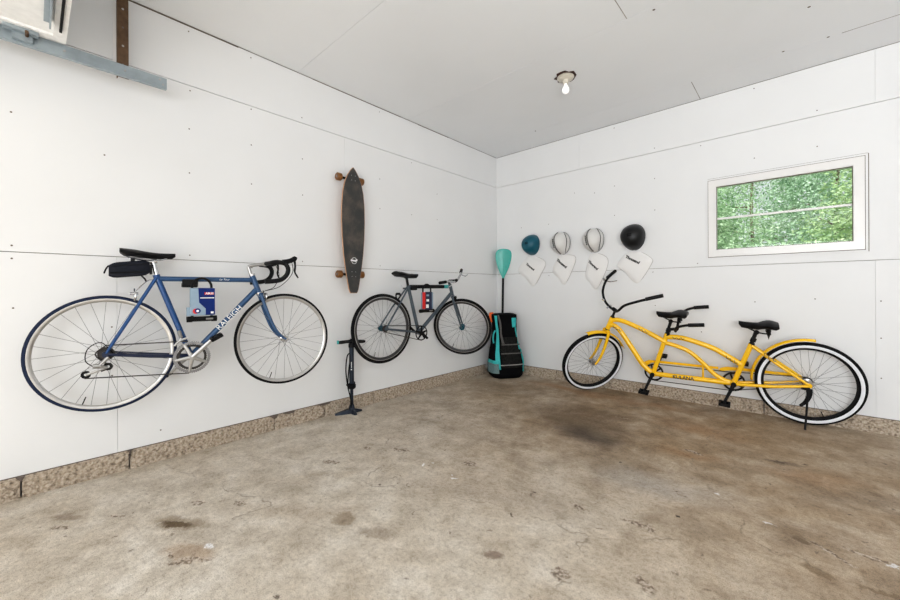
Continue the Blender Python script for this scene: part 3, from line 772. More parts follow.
# saddle and post
mb = MB(); bar(mb, P2(0.242, 0.77), P2(0.218, 0.875), 0.0125); mb.tube([P2(0.20, 0.878), P2(0.236, 0.884)], 0.014, 10)
post = mb.build('seatpost', M['chrome'], b1)
sad = saddle(b1, (0.330, 0.925), (0.060, 0.944), 0.14, M['black'], 0.036)
mb = MB()
for s in (-1, 1): mb.tube(smooth_path([P2(0.085, 0.912, s*0.045), P2(0.12, 0.894, s*0.024), P2(0.24, 0.888, s*0.020), P2(0.300, 0.908, s*0.008)]), 0.0035, 6)
mb.build('saddle_rail', M['chrome'], sad)
# stem and drop bars
CLP = P2(0.864, 0.892)
mb = MB(); bar(mb, P2(0.770, 0.80), P2(0.752, 0.868), 0.011); mb.tube(smooth_path([P2(0.752, 0.866), P2(0.785, 0.879), CLP]), 0.012, 12)
mb.tube([CLP - V(0, 0.022, 0), CLP + V(0, 0.022, 0)], 0.017, 14)
mb.build('stem', M['alloy'], b1)
mb = MB(); hw = 0.20
def drop(s):
    return [CLP, CLP + V(0.005, s*0.10, 0), CLP + V(0.008, s*(hw-0.03), 0.001), CLP + V(0.035, s*(hw-0.004), 0.002), CLP + V(0.078, s*hw, -0.008),
            CLP + V(0.098, s*hw, -0.042), CLP + V(0.088, s*hw, -0.085), CLP + V(0.052, s*hw, -0.118), CLP + V(0.0, s*(hw+.004), -0.130), CLP + V(-0.055, s*(hw+.006), -0.134)]
for s in (-1, 1):
    pth = smooth_path(drop(s)); mb.tube(pth, 0.0155, 10)
hb1 = mb.build('handlebar', M['matblack'], b1)
for s in (-1, 1):
    mb = MB()
    mb.tube(smooth_path([CLP + V(0.062, s*hw, 0.004), CLP + V(0.105, s*hw, 0.012), CLP + V(0.140, s*hw, 0.030), CLP + V(0.150, s*hw, 0.044)]), [0.017 if i < 12 else 0.0185 - 0.001*(i-12) for i in range(19)], 10)
    h = mb.build('brake_hood', M['black'], hb1)
    mb = MB(); mb.tube(smooth_path([CLP + V(0.140, s*hw, 0.030), CLP + V(0.146, s*(hw+.002), -0.02), CLP + V(0.142, s*(hw+.008), -0.065), CLP + V(0.163, s*(hw+.014), -0.106)]), [0.009, .009, .008, .008, .008, .007, .007, .007, .007, .007, .007, .006, .006, .006, .006, .006, .006, .005, .005], 8, flat=0.6)
    mb.build('brake_lever', M['black'], hb1)
    mb = MB(); mb.tube(smooth_path([CLP + V(0.12, s*hw, 0.02), CLP + V(0.14, s*hw*.8, -0.07), CLP + V(0.08, s*hw*.35, -0.165), CLP + V(-0.01, 0, -0.20), P2(0.85, 0.672) + V(0, s*.01, 0)]), 0.0022, 6)
    mb.build('brake_cable', M['rubber'], hb1)
# brakes
def caliper(name, c, yy=0.0, parent=None, up=V(0, 0, 1)):
    mb = MB()
    for s in (-1, 1):
        mb.tube(smooth_path([c + V(0, 0, 0.012), c + V(0.006, s*0.026, 0.010), c + V(0.004, s*0.030, -0.016), c + V(0, s*0.016, -0.036)]), 0.0065, 8)
    mb.tube([c + V(-0.022, 0, 0.006), c + V(0.018, 0, 0.008)], 0.0075, 10)
    mb.tube([c + V(0, 0.026, 0.01), c + V(0.0, 0.040, 0.036)], 0.004, 6)
    return mb.build(name, M['chrome'], parent)
caliper('brake_caliper', P2(0.858, 0.662), parent=b1)
caliper('brake_caliper', P2(0.128, 0.676), parent=b1)
mb = MB(); mb.tube(smooth_path([P2(0.245, 0.758, -.012), P2(0.20, 0.765, -.02), P2(0.165, 0.735, -.03), P2(0.135, 0.70, -.02)]), 0.0025, 6); mb.build('brake_cable', M['chrome'], b1)
# drivetrain (right side = -y)
cr = empty('crankset', parent=b1)
mb = MB(); teeth_ring(mb, (0.411, 0.272), 0.103, 52, 0.0015, 0.084, -0.052); ch1 = mb.build('chainring', M['ringalloy'], b1, False)
mb = MB(); teeth_ring(mb, (0.411, 0.272), 0.083, 42, 0.0015, 0.066, -0.045); mb.build('chainring', M['chain'], b1, False)
bpy.data.objects.remove(cr)
mb = MB()
for k in range(5):
    a = 2*PI*k/5 + PI/4; mb.tube([P2(0.411, 0.272, -0.056), P2(0.411 + 0.092*math.cos(a), 0.272 + 0.092*math.sin(a), -0.052)], [0.014, 0.008], 8, flat=0.5)
mb.tube([P2(0.411, 0.272, -0.036), P2(0.411, 0.272, -0.070)], 0.018, 14)
mb.build('crank_spider', M['alloy'], b1)
for s, (pu, pv) in ((-1, (0.535, 0.396)), (1, (0.287, 0.148))):
    mb = MB(); mb.tube([P2(0.411, 0.272, s*0.066), P2(pu, pv, s*0.080)], [0.014, 0.0115], 10, flat=0.6)
    arm = mb.build('crank_arm', M['alloy'], b1)
    pedal(arm, (pu, pv), s*0.080, M['matblack'], 0.075, 0.07, 0.022, 0.5)
mb = MB()
for i, rr in enumerate((0.022, 0.025, 0.028, 0.031, 0.035, 0.039)): teeth_ring(mb, hubr, rr, 16+i, 0.0009, 0.012, -0.052 + 0.0045*i)
mb.build('cassette', M['chain'], b1, False)
j1, j2 = P2(0.008, 0.262, -0.040), P2(-0.085, 0.228, -0.040)
mb = MB()
mb.tube([P2(0.01, 0.318, -0.062), P2(-0.03, 0.275, -0.066), P2(0.0, 0.262, -0.060)], 0.011, 8)
mb.tube([P2(-0.055, 0.275, -0.066), P2(-0.02, 0.272, -0.066)], 0.013, 8)
mb.tube([j1 - V(0, 0.008, 0), j2 - V(0, 0.008, 0)], 0.0075, 8, flat=.5)
mb.tube([j1 + V(0, 0.006, 0), j2 + V(0, 0.006, 0)], 0.006, 8, flat=.5)
dr = mb.build('rear_derailleur', M['alloy'], b1)
for j in (j1, j2):
    mb = MB(); teeth_ring(mb, (j.x, j.z), 0.022, 11, 0.0025, 0.008, j.y); mb.build('jockey_wheel', M['matblack'], dr, False)
mb = MB(); mb.tube(smooth_path([P2(0.03, 0.340, -.060), P2(-0.02, 0.405, -.060), P2(-0.075, 0.375, -.062), P2(-0.085, 0.31, -.064), P2(-0.055, 0.275, -.066)]), 0.0025, 6); mb.build('gear_cable', M['rubber'], b1)
mb = MB()
mb.tube([P2(0.0, 0.385, -0.043), P2(0.39, 0.376, -0.050)], 0.0035, 6)
mb.tube([j2 + V(-.005, 0, -0.020), P2(0.395, 0.171, -0.050)], 0.0035, 6)
mb.tube(smooth_path([P2(0.0, 0.385, -.043), P2(-0.045, 0.34, -.043), P2(-0.01, 0.29, -.041), j1 + V(.02, 0, 0), j1 + V(-.03, 0, -.024)]), 0.0035, 6)
mb.build('chain', M['chain'], b1)
mb = MB(); mb.tube([P2(0.345, 0.44, -0.02), P2(0.352, 0.40, -0.045)], 0.012, 8); mb.tube(smooth_path([P2(0.318, 0.352, -.05), P2(0.345, 0.380, -.05), P2(0.385, 0.397, -.05)]), 0.007, 8, flat=0.7)
mb.tube([P2(0.352, 0.40, -0.045), P2(0.350, 0.380, -0.05)], 0.008, 8)
mb.build('front_derailleur', M['alloy'], b1)

# saddle bag hanging behind the saddle
sb = empty('saddle_bag', BL, (0, 0, LW(az)), label='small dark navy wedge bag strapped under the black saddle of the blue bicycle', cat='bag')
mb = MB(); rings = []
for i in range(11):
    t = i/10; u = 0.012 + t*0.188
    zt = 0.862 + 0.028*t; zb_ = 0.772 + 0.022*t; w = 0.042 - 0.006*t
    e = 0.7 if i in (0, 10) else (0.93 if i in (1, 9) else 1)
    ring = []
    for k in range(16):
        a = 2*PI*k/16; ca, sa = math.cos(a), math.sin(a)
        cc = math.copysign(abs(ca)**0.28, ca)*w*e; ss = math.copysign(abs(sa)**0.28, sa)*(zt-zb_)/2*e
        ring.append(P2(u, (zt+zb_)/2 + ss, cc))
    rings.append(ring)
mb.loft(rings); body = mb.build('bag_body', M['bagcloth'], sb)
mb = MB(); mb.tube([P2(0.015, 0.802, -0.043), P2(0.195, 0.815, -0.038)], 0.003, 6); mb.tube([P2(0.02, 0.842, -0.042), P2(0.195, 0.864, -0.036)], 0.002, 6); mb.build('zip', M['black'], body)
mb = MB(); mb.tube(smooth_path([P2(0.012, 0.846, -.02), P2(0.000, 0.825, -.022), P2(-0.008, 0.800, -.02)]), 0.004, 6); mb.build('strap', M['black'], body)
mb = MB(); mb.tube(smooth_path([P2(0.16, 0.79, -.03), P2(0.175, 0.772, -.03), P2(0.183, 0.755, -.03)]), 0.0045, 6); mb.build('strap', M['black'], body)
mb = MB(); mb.box(0.11, 0.13, -0.032, 0.032, 0.87, 0.893); mb.box(0.20, 0.212, -0.022, 0.022, 0.80, 0.86); mb.build('strap', M['black'], body)

# ---- U-locks with their card sleeves
def u_lock(loc, rz, label, x0, x1, zb_, zt, shw, cardfn, bar_over):
    t = empty('bicycle_lock', loc, (0, 0, rz), label=label, cat='lock', group='U-shaped locks on the wall-hung bicycles')
    y = -0.035; r = 0.0075
    xa, xb = x0 + shw, x1 - shw; hgt = zt
    mb = MB(); n = 10; rad = (xb-xa)/2; c = ((xa+xb)/2, zt-rad)
    pts = [P2(xa, zb_, y)] + [P2(c[0] - rad*math.cos(PI*k/n), c[1] + rad*math.sin(PI*k/n), y) for k in range(n+1)] + [P2(xb, zb_, y)]
    mb.tube(pts, r, 10); mb.build('shackle', M['black'], t)
    mb = MB(); mb.tube([P2(x0-bar_over, zb_, y), P2(x1+bar_over, zb_, y)], 0.0165, 14); 
    mb.tube([P2(x0-bar_over, zb_, y), P2(x0-bar_over+.03, zb_, y)], 0.019, 14); mb.tube([P2(x1+bar_over-.03, zb_, y), P2(x1+bar_over, zb_, y)], 0.019, 14)
    cb = mb.build('crossbar', M['black'], t)
    mb = MB(); mb.tube([P2((x0+x1)/2+.02, zb_, y-.0172), P2((x0+x1)/2+.06, zb_, y-.0172)], 0.006, 8); mb.build('keyhole_cover', M['alloy'], cb)
    cardfn(t, y)
    return t
def card_blue(t, y):
    z0, z1 = 0.536, 0.716
    mb = MB(); mb.rbox(0.402, 0.536, y-0.020, y+0.014, z0, z1, 0.004); mb.prism([(0.384, z0), (0.402, z0), (0.402, z0+.055), (0.384, z0+.055)], y-.016, y+.01, lambda a, b, d: P2(a, b, d))
    c = mb.build('card_sleeve', M['lockgrey'], t)
    yy = y-0.0215
    mb = MB(); mb.prism([(0.446, z1), (0.538, z1-.002), (0.538, z0+.004), (0.486, z0+.004), (0.486, z0+.045), (0.450, z0+.085)], yy, yy+.004, lambda a, b, d: P2(a, b, d)); mb.build('blue_panel', M['lockblue'], c, False)
    mb = MB(); mb.prism([(0.480, 0.672), (0.532, 0.672), (0.532, 0.688), (0.480, 0.688)], yy-.001, yy+.001, lambda a, b, d: P2(a, b, d)); mb.build('red_label', M['red'], c, False)
    text('label_text', 'ABUS', 0.019, P2(0.507, 0.680, yy-.002), V(1,0,0), V(0,0,1), M['white'], c, bold=.0006)
    mb = MB(); mb.prism([(0.456, 0.648), (0.534, 0.648), (0.534, 0.654), (0.456, 0.654)], yy-.001, yy+.001, lambda a, b, d: P2(a, b, d)); mb.build('white_stripe', M['white'], c, False)
    mb = MB(); mb.cyl(P2(0.432, 0.566, y-.0225), P2(0.432, 0.566, y-.019), 0.017, 20); mb.build('round_emblem', M['red'], c, False)
    mb = MB(); mb.cyl(P2(0.442, 0.568, y-.0240), P2(0.442, 0.568, y-.021), 0.016, 20); mb.build('round_emblem', M['lockblue'], c, False)
    mb = MB(); mb.cyl(P2(0.441, 0.567, y-.0255), P2(0.441, 0.567, y-.022), 0.008, 16); mb.build('round_emblem', M['white'], c, False)
    mb = MB(); mb.prism([(0.514, 0.548), (0.530, 0.548), (0.530, 0.562), (0.514, 0.562)], yy-.001, yy+.001, lambda a, b, d: P2(a, b, d)); mb.build('seal', M['white'], c, False)
u_lock(BL, LW(az), 'black U-lock in a blue and grey card sleeve hanging on the blue bicycle', 0.392, 0.543, 0.514, 0.780, 0.022, card_blue, 0.008)

# wall hooks carrying the bicycles' top tubes
def hook(loc, rz, u, v, reach, label, w=0.06):
    t = empty('wall_hook', loc, (0, 0, rz), label=label, cat='hook', group='wall hooks carrying the hung bicycles')
    mb = MB()
    mb.rbox(u-w/2, u+w/2, -0.030, 0.03, v-0.048, v-0.018, 0.005); mb.rbox(u-.008, u+.008, 0.02, reach, v-0.034, v-0.020, 0.003)
    mb.rbox(u-w/2, u+w/2, -0.034, -0.018, v-0.034, v+0.004, 0.004)
    mb.build('cradle_arm', M['black'], t)
    mb = MB(); mb.rbox(u-w/2+.01, u+w/2-.01, reach-0.006, reach+0.004, v-0.045, v+0.01, 0.003); mb.build('wall_plate', M['wall'], t)
    return t
hook(BL, LW(az), 0.405, 0.768, 0.185, 'black padded wall hook under the top tube of the blue bicycle', 0.085)

# ---- grey single-speed hung near the corner
az2 = 0.095
CL = V(0.17 - math.sin(az2)*0.018, -2.113 - math.cos(az2)*0.018, 0.417)
b2 = empty('city_bicycle', CL, (0, 0, LW(az2)), label='slate grey flat-bar bicycle with black tyres hung on the left wall near the corner', cat='bicycle')
hubr, hubf, bbp, clp = (0.0, 0.335), (1.055, 0.285), (0.435, 0.262), (0.302, 0.752)
htt, htb = (0.874, 0.778), (0.913, 0.650)
mb = MB()
bar(mb, P2(*clp), P2(*bbp), 0.0175); bar(mb, P2(htb[0]-.008, htb[1]+.026), P2(*bbp), 0.0195); bar(mb, P2(*htt), P2(*htb), 0.019)
bar(mb, P2(clp[0], clp[1]-.014), P2(htt[0]+.008, htt[1]-.036), 0.0145)
for s in (-1, 1):
    mb.tube([P2(0, hubr[1]+.003, s*0.062), P2(0.14, 0.53, s*0.05), P2(clp[0]-.004, clp[1]-.02, s*0.014)], 0.0085, 8)
    mb.tube([P2(0.004, hubr[1]-.003, s*0.062), P2(0.24, 0.297, s*0.045), P2(bbp[0]-.01, bbp[1]+.004, s*0.026)], 0.0095, 8)
    mb.cyl(P2(0, hubr[1], s*0.058), P2(0, hubr[1], s*0.067), 0.016, 12)
mb.cyl(P2(bbp[0], bbp[1], -0.036), P2(bbp[0], bbp[1], 0.036), 0.022, 18)
frame2 = mb.build('frame', M['greyframe'], b2)
mb = MB(); bar(mb, P2(0.33, clp[1]-.012), P2(0.78, htt[1]-.036), 0.019); mb.build('tube_wrap', M['matblack'], frame2)
mb = MB(); bar(mb, P2(0.782, htt[1]-.036), P2(0.850, htt[1]-.036), 0.0195); mb.build('teal_band', M['teal'], frame2)
axis2 = (P2(*htt) - P2(*htb)).normalized()
S2 = rot_about(-0.95, P2(*htb), axis2)
S2B = rot_about(-1.18, P2(*htb), axis2)
def sx(S): return lambda p: S @ p
mb = MB(); mb.xf = sx(S2)
mb.tube([P2(0.919, 0.632, -0.036), P2(0.919, 0.632, 0.036)], 0.016, 10)
for s in (-1, 1): mb.tube([P2(0.92, 0.634, s*0.032), P2(0.985, 0.46, s*0.044), P2(hubf[0], hubf[1], s*0.052)], [0.014, 0.0125, 0.008], 10)
fork2 = mb.build('fork', M['greyframe'], b2)
make_wheel(b2, Matrix.Translation(P2(*hubr)), 0.335, 0.017, M['rimblack'], M['rubber'], M['tealhub'], 32, rimd=0.028, hubr=0.015, track=M['alloy'])
make_wheel(b2, S2 @ Matrix.Translation(P2(*hubf)), 0.335, 0.017, M['rimblack'], M['rubber'], M['tealhub'], 32, rimd=0.028, hubr=0.015, track=M['alloy'])
mb = MB(); bar(mb, P2(clp[0], clp[1]), P2(0.283, 0.835), 0.0135); mb.tube([P2(0.262, 0.838), P2(0.305, 0.838)], 0.014, 10); mb.build('seatpost', M['matblack'], b2)
saddle(b2, (0.428, 0.862), (0.150, 0.884), 0.15, M['black'], 0.045)
mb = MB(); mb.xf = sx(S2B)
bar(mb, P2(0.873, 0.778), P2(0.862, 0.812), 0.016); mb.tube([P2(0.863, 0.806), P2(0.945, 0.822)], 0.015, 12); mb.tube([P2(0.945, 0.822, -.022), P2(0.945, 0.822, .022)], 0.018, 12)
mb.build('stem', M['matblack'], b2)
mb = MB(); mb.xf = sx(S2B)
Cb = P2(0.945, 0.822)
mb.tube(smooth_path([Cb + V(-.055, -.30, .045), Cb + V(-.012, -.16, .030), Cb + V(0, -.06, 0), Cb, Cb + V(0, .06, 0), Cb + V(-.012, .16, .030), Cb + V(-.055, .30, .045)]), 0.0125, 10)
hb2 = mb.build('handlebar', M['chrome'], b2)
for s in (-1, 1):
    mb = MB(); mb.xf = sx(S2B); mb.tube([Cb + V(-.028, s*.21, .036), Cb + V(-.057, s*.305, .045)], 0.0165, 10); mb.build('hand_grip', M['matblack'], hb2)
    mb = MB(); mb.xf = sx(S2B); mb.tube(smooth_path([Cb + V(-.008, s*.17, .030), Cb + V(.035, s*.20, .010), Cb + V(.030, s*.28, .008)]), 0.006, 8); mb.build('brake_lever', M['chrome'], hb2)
for c_, S_ in ((P2(0.945, 0.618), S2), (P2(0.175, 0.660), Matrix.Identity(4))):
    mb = MB(); mb.xf = sx(S_)
    for s in (-1, 1): mb.tube(smooth_path([c_ + V(0, 0, .012), c_ + V(.006, s*.03, .01), c_ + V(.004, s*.034, -.02), c_ + V(0, s*.016, -.038)]), 0.007, 8)
    mb.tube([c_ + V(-.02, 0, .006), c_ + V(.02, 0, .006)], 0.008, 8)
    mb.build('brake_caliper', M['matblack'], b2)
mb = MB(); teeth_ring(mb, bbp, 0.078, 42, 0.002, 0.066, -0.048); mb.build('chainring', M['matblack'], b2, False)
mb = MB()
for k in range(5):
    a = 2*PI*k/5 + .3; mb.tube([P2(bbp[0], bbp[1], -.052), P2(bbp[0]+.068*math.cos(a), bbp[1]+.068*math.sin(a), -.048)], [.014, .008], 8, flat=.5)
mb.build('crank_spider', M['matblack'], b2)
for s, (du, dv) in ((-1, (0.02, -0.165)), (1, (-0.02, 0.165))):
    if s == -1: du, dv = (0.060, -0.06); 
    else: du, dv = (-0.060, 0.06)
    k_ = 0.165/math.hypot(du, dv)*0.5
    mb = MB(); mb.tube([P2(bbp[0], bbp[1], s*.062), P2(bbp[0]+du*1.0, bbp[1]+dv*1.0, s*.074)], [.014, .012], 10, flat=.6); mb.build('crank_arm', M['matblack'], b2)
mb = MB(); teeth_ring(mb, hubr, 0.034, 16, 0.002, 0.012, -0.048); mb.build('rear_sprocket', M['chain'], b2, False)
mb = MB(); mb.tube([P2(0, hubr[1]+.033, -.048), P2(bbp[0], bbp[1]+.076, -.048)], .0035, 6); mb.tube([P2(0, hubr[1]-.033, -.048), P2(bbp[0], bbp[1]-.076, -.048)], .0035, 6); mb.build('chain', M['chain'], b2)
hook(CL, LW(az2), 0.365, 0.752, 0.175, 'black padded wall hook under the top tube of the grey bicycle', 0.07)
def card_red(t, y):
    z0, z1 = 0.505, 0.682
    mb = MB(); mb.rbox(0.448, 0.590, y-.020, y+.012, z0, z1, .004); c = mb.build('card_sleeve', M['lockgrey'], t)
    pf = lambda a, b, d: P2(a, b, d)
    mb = MB(); mb.prism([(.446, z0+.004), (.482, z0+.004), (.482, z1), (.446, z1)], y-.0225, y-.016, pf); mb.build('red_panel', M['red'], c, False)
    mb = MB(); mb.prism([(.482, z0-.004), (.568, z0-.004), (.568, z1+.004), (.482, z1+.004)], y-.0225, y-.016, pf); mb.build('navy_panel', M['cardnavy'], c, False)
    for (a, b, e, f_) in ((.49, .525, .518, .555), (.495, .53, .585, .61), (.495, .53, .64, .66)):
        mb = MB(); mb.prism([(a, e), (b, e), (b, f_), (a, f_)], y-.0235, y-.021, pf); mb.build('white_print', M['white'] if e < .6 else M['lockgrey'], c, False)
u_lock(CL, LW(az2), 'black U-lock in a red and navy card sleeve hanging on the grey bicycle', 0.448, 0.588, 0.487, 0.765, 0.018, card_red, 0.022)

# ---- yellow tandem cruiser leaning on its kickstand along the back wall
th = 0.095; TYAW = 0.102
TL = V(3.181, -0.100, 0.0)
t1 = empty('tandem_bicycle', TL, (-th, 0, PI + TYAW), label='yellow tandem beach cruiser with whitewall tyres on its kickstand by the back wall', cat='bicycle')
TM = Matrix.Translation(TL) @ Matrix.Rotation(PI + TYAW, 4, 'Z') @ Matrix.Rotation(-th, 4, 'X')
rt = 0.343
hubr, hubf, rBB, fBB = (0.0, 0.343), (1.719, 0.343), (0.487, 0.275), (1.131, 0.281)
s1, s2 = (1.003, 0.692), (0.362, 0.642)
htt, htb = (1.502, 0.829), (1.548, 0.713)
mb = MB()
Y3 = lambda L_, y=0.0: [P2(a, b, y) for a, b in L_]
bar(mb, P2(*s1), P2(*fBB), 0.0205); bar(mb, P2(*s2), P2(*rBB), 0.0205)
mb.cyl(P2(fBB[0], fBB[1], -.036), P2(fBB[0], fBB[1], .036), 0.027, 18); mb.cyl(P2(rBB[0], rBB[1], -.036), P2(rBB[0], rBB[1], .036), 0.027, 18)
bar(mb, P2(*fBB), P2(*rBB), 0.0235)
bar(mb, P2(htt[0]-.003, htt[1]+.004), P2(htb[0]+.002, htb[1]-.004), 0.025)
mb.tube(smooth_path(Y3([(1.512, .800), (1.45, .808), (1.365, .786), (1.195, .708), (1.032, .616), (1.02, .608)])), 0.0235, 12)
mb.tube(smooth_path(Y3([(1.530, .757), (1.47, .738), (1.411, .673), (1.304, .499), (1.221, .364), (1.138, .286)])), 0.0255, 12)
mb.tube(smooth_path(Y3([(1.005, .660), (.91, .662), (.815, .643), (.641, .583), (.53, .517), (.430, .450)])), 0.0235, 12)
mb.tube(smooth_path(Y3([(1.021, .600), (.937, .581), (.816, .528), (.699, .417), (.630, .342), (.56, .297), (.487, .280)])), 0.0195, 12)
mb.tube(Y3([(.715, .43), (.715, .28)]), 0.008, 8)
for s in (-1, 1):
    mb.tube([P2(hubr[0], hubr[1]+.004, s*.068), P2(0.17, 0.478, s*.060), P2(s2[0]-.002, s2[1]-.012, s*.016)], [.010, .0125, .0125], 10)
    mb.tube([P2(hubr[0]+.004, hubr[1]-.004, s*.068), P2(0.22, 0.300, s*.055), P2(rBB[0]-.006, rBB[1], s*.030)], [.012, .0135, .014], 10)
    mb.cyl(P2(hubr[0], hubr[1], s*.060), P2(hubr[0], hubr[1], s*.073), 0.020, 12)
tf = mb.build('frame', M['yellow'], t1)
text('lettering', 'KULANA', 0.044, P2(.872, .278, .024), V(-1, 0, 0), V(0, 0, 1), M['lettering'], tf, bold=.0012)
def decal(u, v, du, dv, y):
    mb = MB(); d_ = V(du, 0, dv).normalized(); n_ = V(-d_.z, 0, d_.x); c = P2(u, v, y + .001)
    for k in range(3):
        p = c + d_*(0.034*(k-1.0)) + n_*(.004*(k % 2))
        mb.tube(smooth_path([p - d_*.016 - n_*.010, p - n_*.002 + n_*.012, p + d_*.014 - n_*.002]), .0028, 5)
    mb.build('painted_emblem', M['lettering'], tf)
decal(1.205, .714, -1, -.48, .0235); decal(.905, .659, -1, .0, .0235); decal(.50, .492, -1, -.60, .0235); decal(1.45, .722, -1, -.55, .0255); decal(.24, .552, -1, -.72, .07)
axt = (P2(*htt) - P2(*htb)).normalized()
DS = 0.80
St = rot_about(DS, P2(*htb), axt)
mb = MB(); mb.xf = sx(St)
mb.tube([P2(1.560, .690, -.046), P2(1.560, .690, .046)], 0.017, 10)
for s in (-1, 1): mb.tube(smooth_path([P2(1.560, .695, s*.044), P2(1.586, .60, s*.050), P2(1.632, .475, s*.056), P2(1.682, .385, s*.058), P2(hubf[0], hubf[1], s*.060)]), [.016]*10 + [.015-.0003*i for i in range(15)], 10)
mb.build('fork', M['yellow'], t1)
mb = MB(); bar(mb, P2(htb[0]+.002, htb[1]-.004), P2(htb[0]+.007, htb[1]-.016), .024); mb.build('headset_cup', M['matblack'], t1); mb = MB(); bar(mb, P2(htt[0]-.003, htt[1]+.003), P2(htt[0]-.008, htt[1]+.014), .022); mb.build('headset_cup', M['matblack'], t1)
make_wheel(t1, Matrix.Translation(P2(*hubr)), rt, 0.029, M['matblack'], M['rubber'], M['alloy'], 36, rimd=.014, white=M['whitewall'], flw=.036, hubr=.016, rimw=.016)
make_wheel(t1, St @ Matrix.Translation(P2(*hubf)), rt, 0.029, M['matblack'], M['rubber'], M['alloy'], 36, rimd=.014, white=M['whitewall'], flw=.032, hubr=.013, rimw=.016)
def fender(c, r, a0, a1, name, xf=None, w=.033):
    mb = MB(); mb.xf = xf; n = 26; g1 = []
    for i in range(n+1):
        a = a0 + (a1-a0)*i/n; row = []
        for k in range(9):
            q = -1 + 2*k/8; rr = r - 0.016*q*q
            row.append(V(c[0] + rr*math.cos(a), w*q, c[1] + rr*math.sin(a)))
        g1.append(row)
    mb.sheet(g1)
    o = mb.build(name, M['yellow'], t1)
    md = o.modifiers.new('thickness', 'SOLIDIFY'); md.thickness = .003; return o
fender(hubr, .372, R(97), R(-2), 'rear_fender')
fender(hubf, .372, R(80), R(163), 'front_fender', sx(St))
mb = MB(); bar(mb, P2(s2[0], s2[1]), P2(s2[0]-.034, s2[1]+.115), .0145); bar(mb, P2(s2[0]-.008, s2[1]+.022), P2(s2[0]-.018, s2[1]+.052), .021); bar(mb, P2(s2[0], s2[1]-.02), P2(s2[0]-.004, s2[1]+.008), .021); mb.build('seatpost', M['matblack'], t1)
mb = MB(); bar(mb, P2(s1[0], s1[1]), P2(s1[0]-.035, s1[1]+.125), .0135); bar(mb, P2(s1[0], s1[1]-.02), P2(s1[0]-.004, s1[1]+.008), .021); bar(mb, P2(s1[0]-.008, s1[1]+.018), P2(s1[0]-.018, s1[1]+.050), .022); mb.build('seatpost', M['matblack'], t1)
for (nu, nv, ru, rv) in ((.450, .832, .184, .826), (1.090, .900, .830, .900)):
    sd = saddle(t1, (nu, nv), (ru, rv), .24, M['black'], .060, tail=.0, pad=.016)
    for s in (-1, 1):
        mb = MB(); pts = [P2(ru+.065 + .013*math.cos(k*1.2), rv-.03 - .0016*k, s*.055 + .013*math.sin(k*1.2)) for k in range(36)]
        mb.tube(pts, .0042, 6); mb.build('seat_spring', M['black'], sd)
    mb = MB(); mb.tube(smooth_path([P2(nu-.03, nv-.03), P2((nu+ru)/2, nv-.085), P2(ru+.065, rv-.09)]), .006, 6); mb.ball(P2((nu+ru)/2+.01, nv-.085), .020, 10, 8); mb.build('seat_clamp', M['black'], sd)
mb = MB(); mb.prism([(.240, .735), (.262, .735), (.250, .690)], -.018, .018, lambda a, b, d: P2(a-.003, b, d)); mb.build('reflector', M['black'], t1)
# captain's handlebar
mb = MB(); mb.xf = sx(St); bar(mb, P2(htt[0]-.004, htt[1]+.01), P2(1.469, .908), .0125); HC = P2(1.480, .916)
mb.tube([P2(1.469, .908), HC], .016, 10); mb.tube([HC - V(0, .022, 0), HC + V(0, .022, 0)], .020, 12); mb.build('stem', M['matblack'], t1)
def cruiser(s): return [HC, HC + V(.015, s*.06, .008), HC + V(.030, s*.135, .055), HC + V(.015, s*.205, .130), HC + V(-.055, s*.290, .190), HC + V(-.130, s*.345, .225), HC + V(-.230, s*.400, .262)]
mb = MB(); mb.xf = sx(St)
for s in (-1, 1): mb.tube(smooth_path(cruiser(s)), .0125, 10)
hbt = mb.build('handlebar', M['matblack'], t1)
for s in (-1, 1):
    p = cruiser(s); mb = MB(); mb.xf = sx(St); mb.tube([p[5] + V(.02, -s*.004, 0), p[6] + V(-.01, s*.004, 0)], .0175, 10); mb.build('hand_grip', M['black'], hbt)
p = cruiser(-1); mb = MB(); mb.xf = sx(St); mb.tube([p[5] + V(.06, 0, 0), p[5] + V(.05, -.01, -.03)], .010, 8)
mb.tube(smooth_path([p[5] + V(.05, -.01, -.02), p[5] + V(.0, .01, -.05), p[5] + V(-.08, .03, -.045)]), .005, 6); mb.build('brake_lever', M['chrome'], hbt)
mb = MB(); mb.xf = sx(St); mb.tube([p[2] + V(0, 0, .0), p[2] + V(.025, -.01, .02)], .010, 8); mb.build('cable_clamp', M['chrome'], hbt); mb = MB(); mb.xf = sx(St); mb.tube([p[1] + V(.03, -.01, -.01), p[1] + V(-.02, -.01, .01)], .011, 8); mb.build('bar_clamp', M['chrome'], hbt)
# stoker's handlebar
SCp = P2(.922, .742)
mb = MB(); mb.tube([P2(s1[0]-.012, s1[1]+.042), SCp], .014, 10); mb.tube([SCp - V(0, .025, 0), SCp + V(0, .025, 0)], .018, 10); mb.build('stoker_stem', M['matblack'], t1)
def stk(s):
    L_ = [(0, 0, 0), (.0, .06, .005), (-.01, .13, .06), (-.05, .18, .105), (-.13, .195, .130), (-.240, .20, .140)]
    cy, sy = math.cos(-.042), math.sin(-.042)
    return [SCp + V(a*cy - s*b*sy, a*sy + s*b*cy, c - s*b*.270) for a, b, c in L_]
mb = MB()
for s in (-1, 1): mb.tube(smooth_path(stk(s)), .0115, 10)
sh = mb.build('stoker_handlebar', M['matblack'], t1)
for s in (-1, 1):
    p = stk(s); mb = MB(); mb.tube([p[4] + V(.01, 0, -.001), p[5]], .017, 10); mb.build('hand_grip', M['black'], sh)
